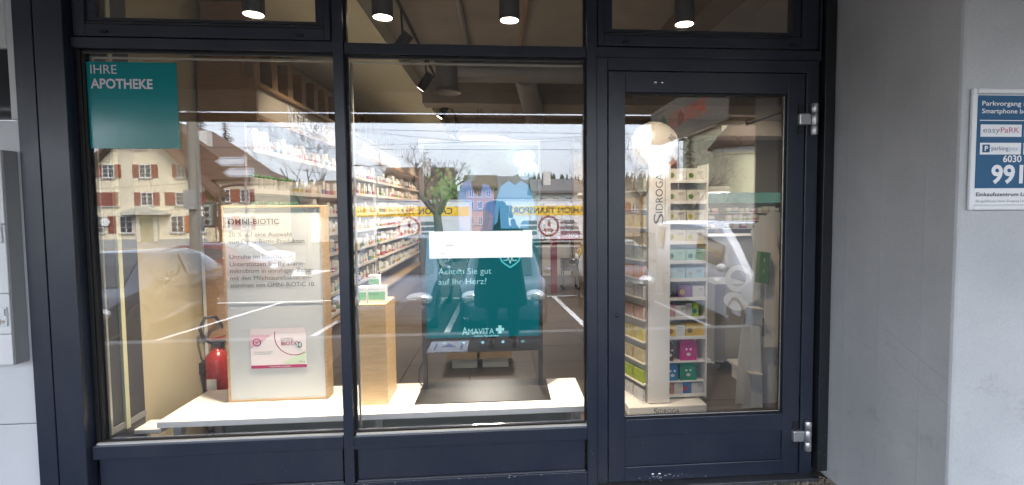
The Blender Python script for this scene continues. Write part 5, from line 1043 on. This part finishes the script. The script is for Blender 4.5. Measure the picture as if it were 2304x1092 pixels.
# ---------------------------------------------------------------- trees
bark = mat('bark', (.085, .075, .060), .9, noise=.35, nscale=12, bump=.8, bscale=25); twig_m = mat('twigs', (.055, .045, .038), .9)
def bare_tree(label, base, height, r0, seed, spread=.8, droop=False, lean=(0, 0), fork=.45, group='bare trees', kl=1.0):
    rng = random.Random(seed); t_ = thing('bare_tree', label, 'tree', base, group=group)
    tk, cr = MB(), MB()
    def grow(p, d, ln, r, lev):
        n_ = 4; pts = [Vector(p)]; rad = [r]; dd = Vector(d)
        for i in range(n_):
            dd = (dd + Vector((rng.uniform(-1, 1), rng.uniform(-1, 1), rng.uniform(-.4, .6))) * (.16 if lev else .07)).normalized()
            pts.append(pts[-1] + dd * ln / n_); rad.append(r * (1 - .5 * (i + 1) / n_) * (1.15 if (lev in (1, 2) and i == n_ - 1) else 1))
        (tk if lev < 3 else cr).tube(pts, rad, 8 if lev < 2 else (5 if lev < 3 else 3), cap=lev < 3)
        if lev >= 5: return
        kids = [4, 3, 4, 4, 3][lev]
        for k in range(kids):
            f = rng.uniform(.55, 1.0) if lev else rng.uniform(.8, 1.0); q = pts[0].lerp(pts[-1], f) if lev > 1 else pts[max(1, int(f * n_))]
            a = 2 * math.pi * (k + rng.uniform(-.3, .3)) / kids; ax = dd.orthogonal().normalized(); ax.rotate(Matrix.Rotation(a, 3, dd))
            nd = (dd * (1 - spread * .55) + ax * spread + Vector((0, 0, (.25 if not droop or lev < 3 else -.5)))).normalized()
            grow(q, nd, ln * rng.uniform(.55, .75) * kl, rad[-1] * rng.uniform(.55, .8) * (1.2 if kl < 1 and lev < 2 else 1) if lev < 4 else .006, lev + 1)
    grow(base, (lean[0], lean[1], 1), height * fork, r0, 0)
    put('trunk', tk, bark, t_, smooth=True); put('crown', cr, twig_m, t_); return t_
bare_tree('pollarded bare tree in front of the lorries', (-2.02, -16.2, gz(-16.2)), 5.6, .22, 4, spread=.7, lean=(-.06, 0), fork=.56, kl=.80)
bare_tree('slim bare tree near the crossing', (-8.4, -21.0, gz(-21)), 5.0, .13, 15, spread=.6, fork=.68)
bare_tree('bare tree beside the white van', (10.0, -24, gz(-24)), 7.0, .20, 31, spread=.9, fork=.5)
bare_tree('bare tree at the right edge of the middle pane', (5.6, -24, gz(-24)), 8.2, .16, 8, spread=.9, fork=.5)
fir_m = mat('fir_needles', (.020, .035, .018), .9, noise=.4, nscale=2)
def fir(label, x, y, z0, h, r, seed):
    rng = random.Random(seed); t_ = thing('fir_tree', label, 'tree', (x, y, z0), group='fir trees')
    put('trunk', MB().tube([(x, y, z0), (x, y, z0 + h * .96)], [h * .02, .02], 8), bark, t_)
    mb = MB(); n_ = int(h * 3.2)
    for i in range(n_):
        f = i / n_; z = z0 + h * (.10 + .88 * f); rr = r * (1 - f) ** .85 + .1
        for k in range(9):
            a = rng.uniform(0, 6.28); L_ = rr * rng.uniform(.55, 1.15); c, s = math.cos(a), math.sin(a); dz = -L_ * rng.uniform(.15, .5)
            for q in range(5):
                g0 = .15 + .17 * q; bx0, by0, bz0 = x + c * L_ * g0, y + s * L_ * g0, z + dz * g0; wd = L_ * .16 * (1.1 - g0) + .05
                ang = a + rng.uniform(-.5, .5); c2, s2 = math.cos(ang), math.sin(ang)
                mb.poly([(bx0 - s2 * wd, by0 + c2 * wd, bz0 + rng.uniform(-.1, .05)), (bx0 + c2 * L_ * .28, by0 + s2 * L_ * .28, bz0 - .18 * L_), (bx0 + s2 * wd, by0 - c2 * wd, bz0 + rng.uniform(-.1, .05))])
    put('crown', mb, fir_m, t_); return t_
fir('tall dark fir left of the church', 26.0 - 2.6, -62, -1.9, 13.6, 1.9, 2); fir('dark fir behind the cream house roof', -33.5, -66, -1.9, 15.5, 3.2, 6); fir('second dark fir behind the cream house roof', -38.5, -70, -1.9, 17.0, 3.6, 7)
fir('small far fir behind the grey building', -19.5, -95, -1.95, 10.8, 1.6, 8); fir('small far fir behind the white house', -15.2, -95, -1.95, 10.2, 1.4, 9)

# ---------------------------------------------------------------- poles, signals, wires
pole_m = mat('pole_concrete', (.17, .16, .14), .8, noise=.1)
pl_ = thing('catenary_pole', 'thick concrete pole in front of the cream house', 'pole', (-8.75, -13.2, gz(-13.2))); put('shaft', MB().tube([(-8.75, -13.2, gz(-13.2)), (-8.68, -13.2, 4.4)], [.155, .135], 14), pole_m, pl_, autosmooth=True); put('cap', MB().tube([(-8.68, -13.2, 4.4), (-8.68, -13.2, 4.5)], [.15, .11], 14), pole_m, pl_); put('collar', bx(-8.9, -13.06, 1.55, -8.58, -12.98, 2.1), greymet, pl_)
tl = thing('traffic_light', 'traffic signal head on a brown pole beside the cream house', 'traffic light', (-11.05, -19.2, gz(-19.2)))
put('pole', MB().tube([(-11.05, -19.2, gz(-19.2)), (-11.05, -19.2, 2.1), (-10.9, -19.2, 2.45), (-10.4, -19.2, 2.55), (-8.9, -19.2, 2.55)], .06, 8), mat('pole_brown', (.10, .06, .045), .6), tl); put('backing_board', bx(-11.62, -19.19, .85, -11.16, -19.13, 1.85), mat('signal_board', (.05, .06, .055), .6), tl)
sg_ = put('signal_head', bx(-11.54, -19.12, .92, -11.26, -18.92, 1.74), mat('signal_grey', (.22, .24, .22), .5), tl, bevel=.02)
for k in range(3): put('signal_lens', MB().lathe([(.09, -18.915), (.08, -18.90)], (-11.40, 0, 1.08 + k * .25), 14, 'Y'), mat('signal_lens_dark', (.02, .02, .02), .2), sg_)
put('arm', bx(-11.8, -19.17, 1.5, -11.0, -19.14, 1.56), 'pole_brown', tl)
ds = thing('direction_sign', 'pair of white arrow-shaped direction signs on a pole', 'sign', (-9.2, -17.2, gz(-17.2))); put('pole', MB().tube([(-9.15, -17.22, gz(-17.2)), (-9.15, -17.22, 3.5)], .04, 8), greymet, ds)
for (x0_, z_, nm) in ((-10.1, 3.25, 0), (-9.85, 2.86, 1)): sgn = put('sign_plate', MB().prism([(x0_, -17.15, z_), (x0_ + .22, -17.15, z_ + .16), (x0_ + 1.05, -17.15, z_ + .16), (x0_ + 1.05, -17.15, z_ - .16), (x0_ + .22, -17.15, z_ - .16)], (0, .03, 0)), mat('sign_plate_white', (.55, .57, .60), .5), ds); put('border', stroke([(x0_ + .25, -17.117, z_ + .12), (x0_ + 1.0, -17.117, z_ + .12), (x0_ + 1.0, -17.117, z_ - .12), (x0_ + .25, -17.117, z_ - .12), (x0_ + .06, -17.117, z_), (x0_ + .25, -17.117, z_ + .12)], .025, (0, 1, 0)), dk, sgn)
def street_lamp(label, x, y, h, double=True):
    t_ = thing('street_lamp', label, 'street lamp', (x, y, gz(y)), group='street lamps'); put('mast', MB().tube([(x, y, gz(y)), (x, y, h)], [.09, .05], 8), greymet, t_)
    for s in ((-1, 1) if double else (1,)): put('arm', MB().tube([(x, y, h - .05), (x + s * .5, y, h + .03)], .03, 6), greymet, t_); put('lamp_head', MB().ellipsoid((x + s * .75, y, h + .02), (.38, .14, .07), 12, 6), greymet, t_, smooth=True)
street_lamp('double-headed street lamp behind the left lorry', -8.8, -34, 4.45); street_lamp('single street lamp left of the church', 20.2, -57, 9.4, False)
wires = [((-30, -16, 5.0), (30, -20, 4.9)), ((-30, -17.5, 4.2), (30, -17.5, 4.25)), ((-20, -30, 7.6), (22, -28, 7.0)), ((-8.7, -13.2, 4.35), (6, -40, 7)), ((-8.7, -13.2, 4.3), (-40, -28, 6.2)), ((-9, -22, 4.3), (28, -34, 8.6)), ((-9, -20, 2.9), (-40, -30, 3.0)), ((-9, -18, 1.9), (-40, -31, .7))]
for k, (a, b) in enumerate(wires):
    a, b = Vector(a), Vector(b); pts = [a.lerp(b, i / 12) - Vector((0, 0, .5 * math.sin(math.pi * i / 12))) for i in range(13)]
    tag(put('overhead_wire', MB().tube(pts, .007, 4), black), ['highest', 'second', 'third', 'diagonal', 'left-running', 'right-running', 'low left', 'lowest left'][k] + ' overhead tram wire strung above the road', 'wire', 'overhead wires')

# ================================================================ THE PHOTOGRAPHER (seen mirrored)
def skin_body(name, verts, edges, radii, root, m, parent, sub=2):
    me = bpy.data.meshes.new(name); me.from_pydata(verts, edges, []); o = bpy.data.objects.new(name, me); C.objects.link(o); o.parent = parent
    md = o.modifiers.new('skin', 'SKIN'); md.use_smooth_shade = True
    for i, r_ in enumerate(radii): me.skin_vertices[0].data[i].radius = r_ if isinstance(r_, tuple) else (r_, r_)
    me.skin_vertices[0].data[root].use_root = True
    s_ = o.modifiers.new('sub', 'SUBSURF'); s_.levels = sub; s_.render_levels = sub; me.materials.append(m); return o
pe = thing('person', 'person in a dark coat with dark hair photographing the window', 'person', (0, -2.98, 0), world=False)
# local coordinates: facing +Y, the camera sits at local (0, .25, 1.5)
skin = mat('skin', (.42, .26, .19), .5, noise=.05)
V_ = [(0, 0, .84), (0, .0, 1.02), (0, .0, 1.18), (0, -.01, 1.28), (-.03, .0, 1.36), (-.05, .02, 1.42), (-.06, .03, 1.50), (-.06, .03, 1.545),
      (-.15, -.01, 1.24), (-.24, .03, 1.03), (-.12, .17, 1.30), (-.09, .19, 1.40), (.15, -.01, 1.24), (.25, .03, 1.03), (.14, .17, 1.30), (.11, .19, 1.40),
      (-.09, 0, .78), (-.115, .03, .45), (-.12, .02, .09), (-.125, .14, .04), (.09, 0, .78), (.115, .06, .45), (.125, .07, .09), (.14, .19, .04)]
E_ = [(0, 1), (1, 2), (2, 3), (3, 4), (4, 5), (5, 6), (6, 7), (3, 8), (8, 9), (9, 10), (10, 11), (3, 12), (12, 13), (13, 14), (14, 15), (0, 16), (16, 17), (17, 18), (18, 19), (0, 20), (20, 21), (21, 22), (22, 23)]
Rr = [(.14, .10), (.125, .095), (.13, .10), (.10, .075), .048, .068, .078, .045, .055, .042, .032, .028, .055, .042, .032, .028, .08, .055, .04, .035, .08, .055, .04, .035]
bd = skin_body('body', V_, E_, Rr, 0, skin, pe)
# hands with fingers around the phone
for s in (-1, 1):
    x = s * .083 if s > 0 else -.083
    fv, fe_, fr_ = [], [], []
    def chain(pts, rs):
        b = len(fv); fv.extend(pts); fr_.extend(rs); fe_.extend([(b + i, b + i + 1) for i in range(len(pts) - 1)])
    chain([(s * .10, .19, 1.40), (s * .098, .205, 1.435), (s * .096, .212, 1.465)], [.026, .030, .026])
    hnd = skin_body('hand_%s' % ('palm'), fv, fe_, fr_, 0, skin, bd, 1); hnd.name = 'hand'
    for k in range(4):
        zf = 1.450 + k * .022; ln = (.9, 1.0, .95, .78)[k]
        fng = MB().tube([(s * .098, .212, zf), (s * (.104), .226 + .004 * ln, zf + .008), (s * .096, .233, zf + .012), (s * .078, .2335, zf + .014)], [.009, .0088, .008, .006], 7); put('finger', fng, skin, hnd, smooth=True)
    put('thumb', MB().tube([(s * .095, .205, 1.445), (s * .080, .196, 1.462), (s * .060, .197, 1.478)], [.011, .010, .007], 7), skin, hnd, smooth=True)
ph = put('phone', bx(-.080, -2.7440, 1.462, .080, -2.7355, 1.538), mat('phone_black', (.01, .01, .012), .2), bevel=.003)
ph['label'] = 'black phone held up sideways by the photographer'; ph['category'] = 'phone'
put('lens_ring', ring((.0, -2.7350, 1.500), .0085, .011, 14), chrome, ph)
# face
put('nose', MB().ellipsoid((-.06, .115, 1.475), (.012, .016, .022), 8, 6), skin, bd, smooth=True)
for s in (-1, 1): put('eye', MB().ellipsoid((-.06 + s * .030, .098, 1.495), (.012, .008, .007), 8, 6), mat('eye_dark', (.03, .02, .015), .2), bd, smooth=True); put('ear', MB().ellipsoid((-.06 + s * .078, .03, 1.485), (.010, .018, .028), 8, 6), skin, bd, smooth=True)
put('mouth', MB().ellipsoid((-.06, .100, 1.440), (.022, .008, .006), 8, 4), mat('lips', (.30, .10, .08), .4), bd, smooth=True)
hair = mat('hair_black', (.010, .008, .007), .45, noise=.3, nscale=60, stretch=(8, 8, 1)); hm_ = MB(); rng = random.Random(3)
for k in range(150):
    a = rng.uniform(.35, 2 * math.pi - .35) + math.pi / 2; r_ = rng.uniform(.080, .112); t0 = rng.uniform(0, .6)
    cx_, cy_ = -.06, .02; ca, sa = math.cos(a), math.sin(a)
    pts = [(cx_ + ca * r_ * t0, cy_ + sa * r_ * t0, 1.582 - .01 * t0), (cx_ + ca * r_ * .85, cy_ + sa * r_ * .85, 1.555), (cx_ + ca * r_ * 1.08, cy_ + sa * r_ * 1.08, 1.49), (cx_ + ca * r_ * 1.15, cy_ + sa * r_ * 1.1, 1.40), (cx_ + ca * r_ * rng.uniform(1.0, 1.5), cy_ + sa * r_ * rng.uniform(.9, 1.3), rng.uniform(1.22, 1.33))]
    hm_.tube(pts, [.012, .016, .017, .013, .004], 4)
hm_.ellipsoid((-.06, .012, 1.505), (.086, .088, .082), 16, 10); put('hair', hm_, hair, pe, smooth=True)
# coat, trousers, shoes
coat_m = mat('coat_dark', (.006, .0065, .008), .85, noise=.25, nscale=14, bump=.5, bscale=90)
cm_ = MB(); NR = 24
rings = [(1.335, .062, .058, -.02), (1.30, .10, .085, -.01), (1.265, .185, .115, 0), (1.20, .225, .14, -.01), (1.05, .225, .15, -.02), (.92, .235, .16, -.02), (.75, .265, .185, -.02), (.58, .285, .20, -.02), (.45, .29, .21, -.02)]
for (z, a, b, xo) in rings:
    for k in range(NR): an = 2 * math.pi * k / NR; f = 1 + (.035 * math.sin(an * 5 + z * 6) if z < 1 else 0); cm_.v.append((xo + a * math.cos(an) * f, b * math.sin(an) * f, z))
for i in range(len(rings) - 1):
    for k in range(NR): q = i * NR + k; q2 = i * NR + (k + 1) % NR; cm_.f.append((q, q2, q2 + NR, q + NR))
ct_ = put('coat', cm_, coat_m, pe, smooth=True); so_ = ct_.modifiers.new('solid', 'SOLIDIFY'); so_.thickness = .008
for s in (-1, 1):
    e = [(s * .155, -.01, 1.25), (s * .21, .0, 1.14), (s * .245, .03, 1.03), (s * .20, .10, 1.14), (s * .125, .17, 1.31)]
    put('sleeve', MB().tube(e, [.078, .070, .064, .055, .045], 14, cap=False), coat_m, ct_, smooth=True)
    lx = s * .115; oy = .03 if s > 0 else 0
    put('trouser_leg', MB().tube([(s * .09, 0, .70), (lx, .02 + oy, .45), (s * .12, .02 + oy, .10)], [.095, .070, .055], 14), mat('trousers_black', (.010, .010, .012), .8), pe, smooth=True)
    sh_ = put('shoe', MB().ellipsoid((s * .128, .08 + oy, .045), (.045, .125, .045), 14, 8), mat('shoe_black', (.012, .012, .012), .4), pe, smooth=True)
put('scarf', MB().lathe([(.075, 1.30), (.10, 1.325), (.10, 1.36), (.075, 1.385)], (-.03, .005, 0), 18), mat('scarf_pattern', (.06, .10, .07), .9, noise=.8, nscale=30), pe, smooth=True)
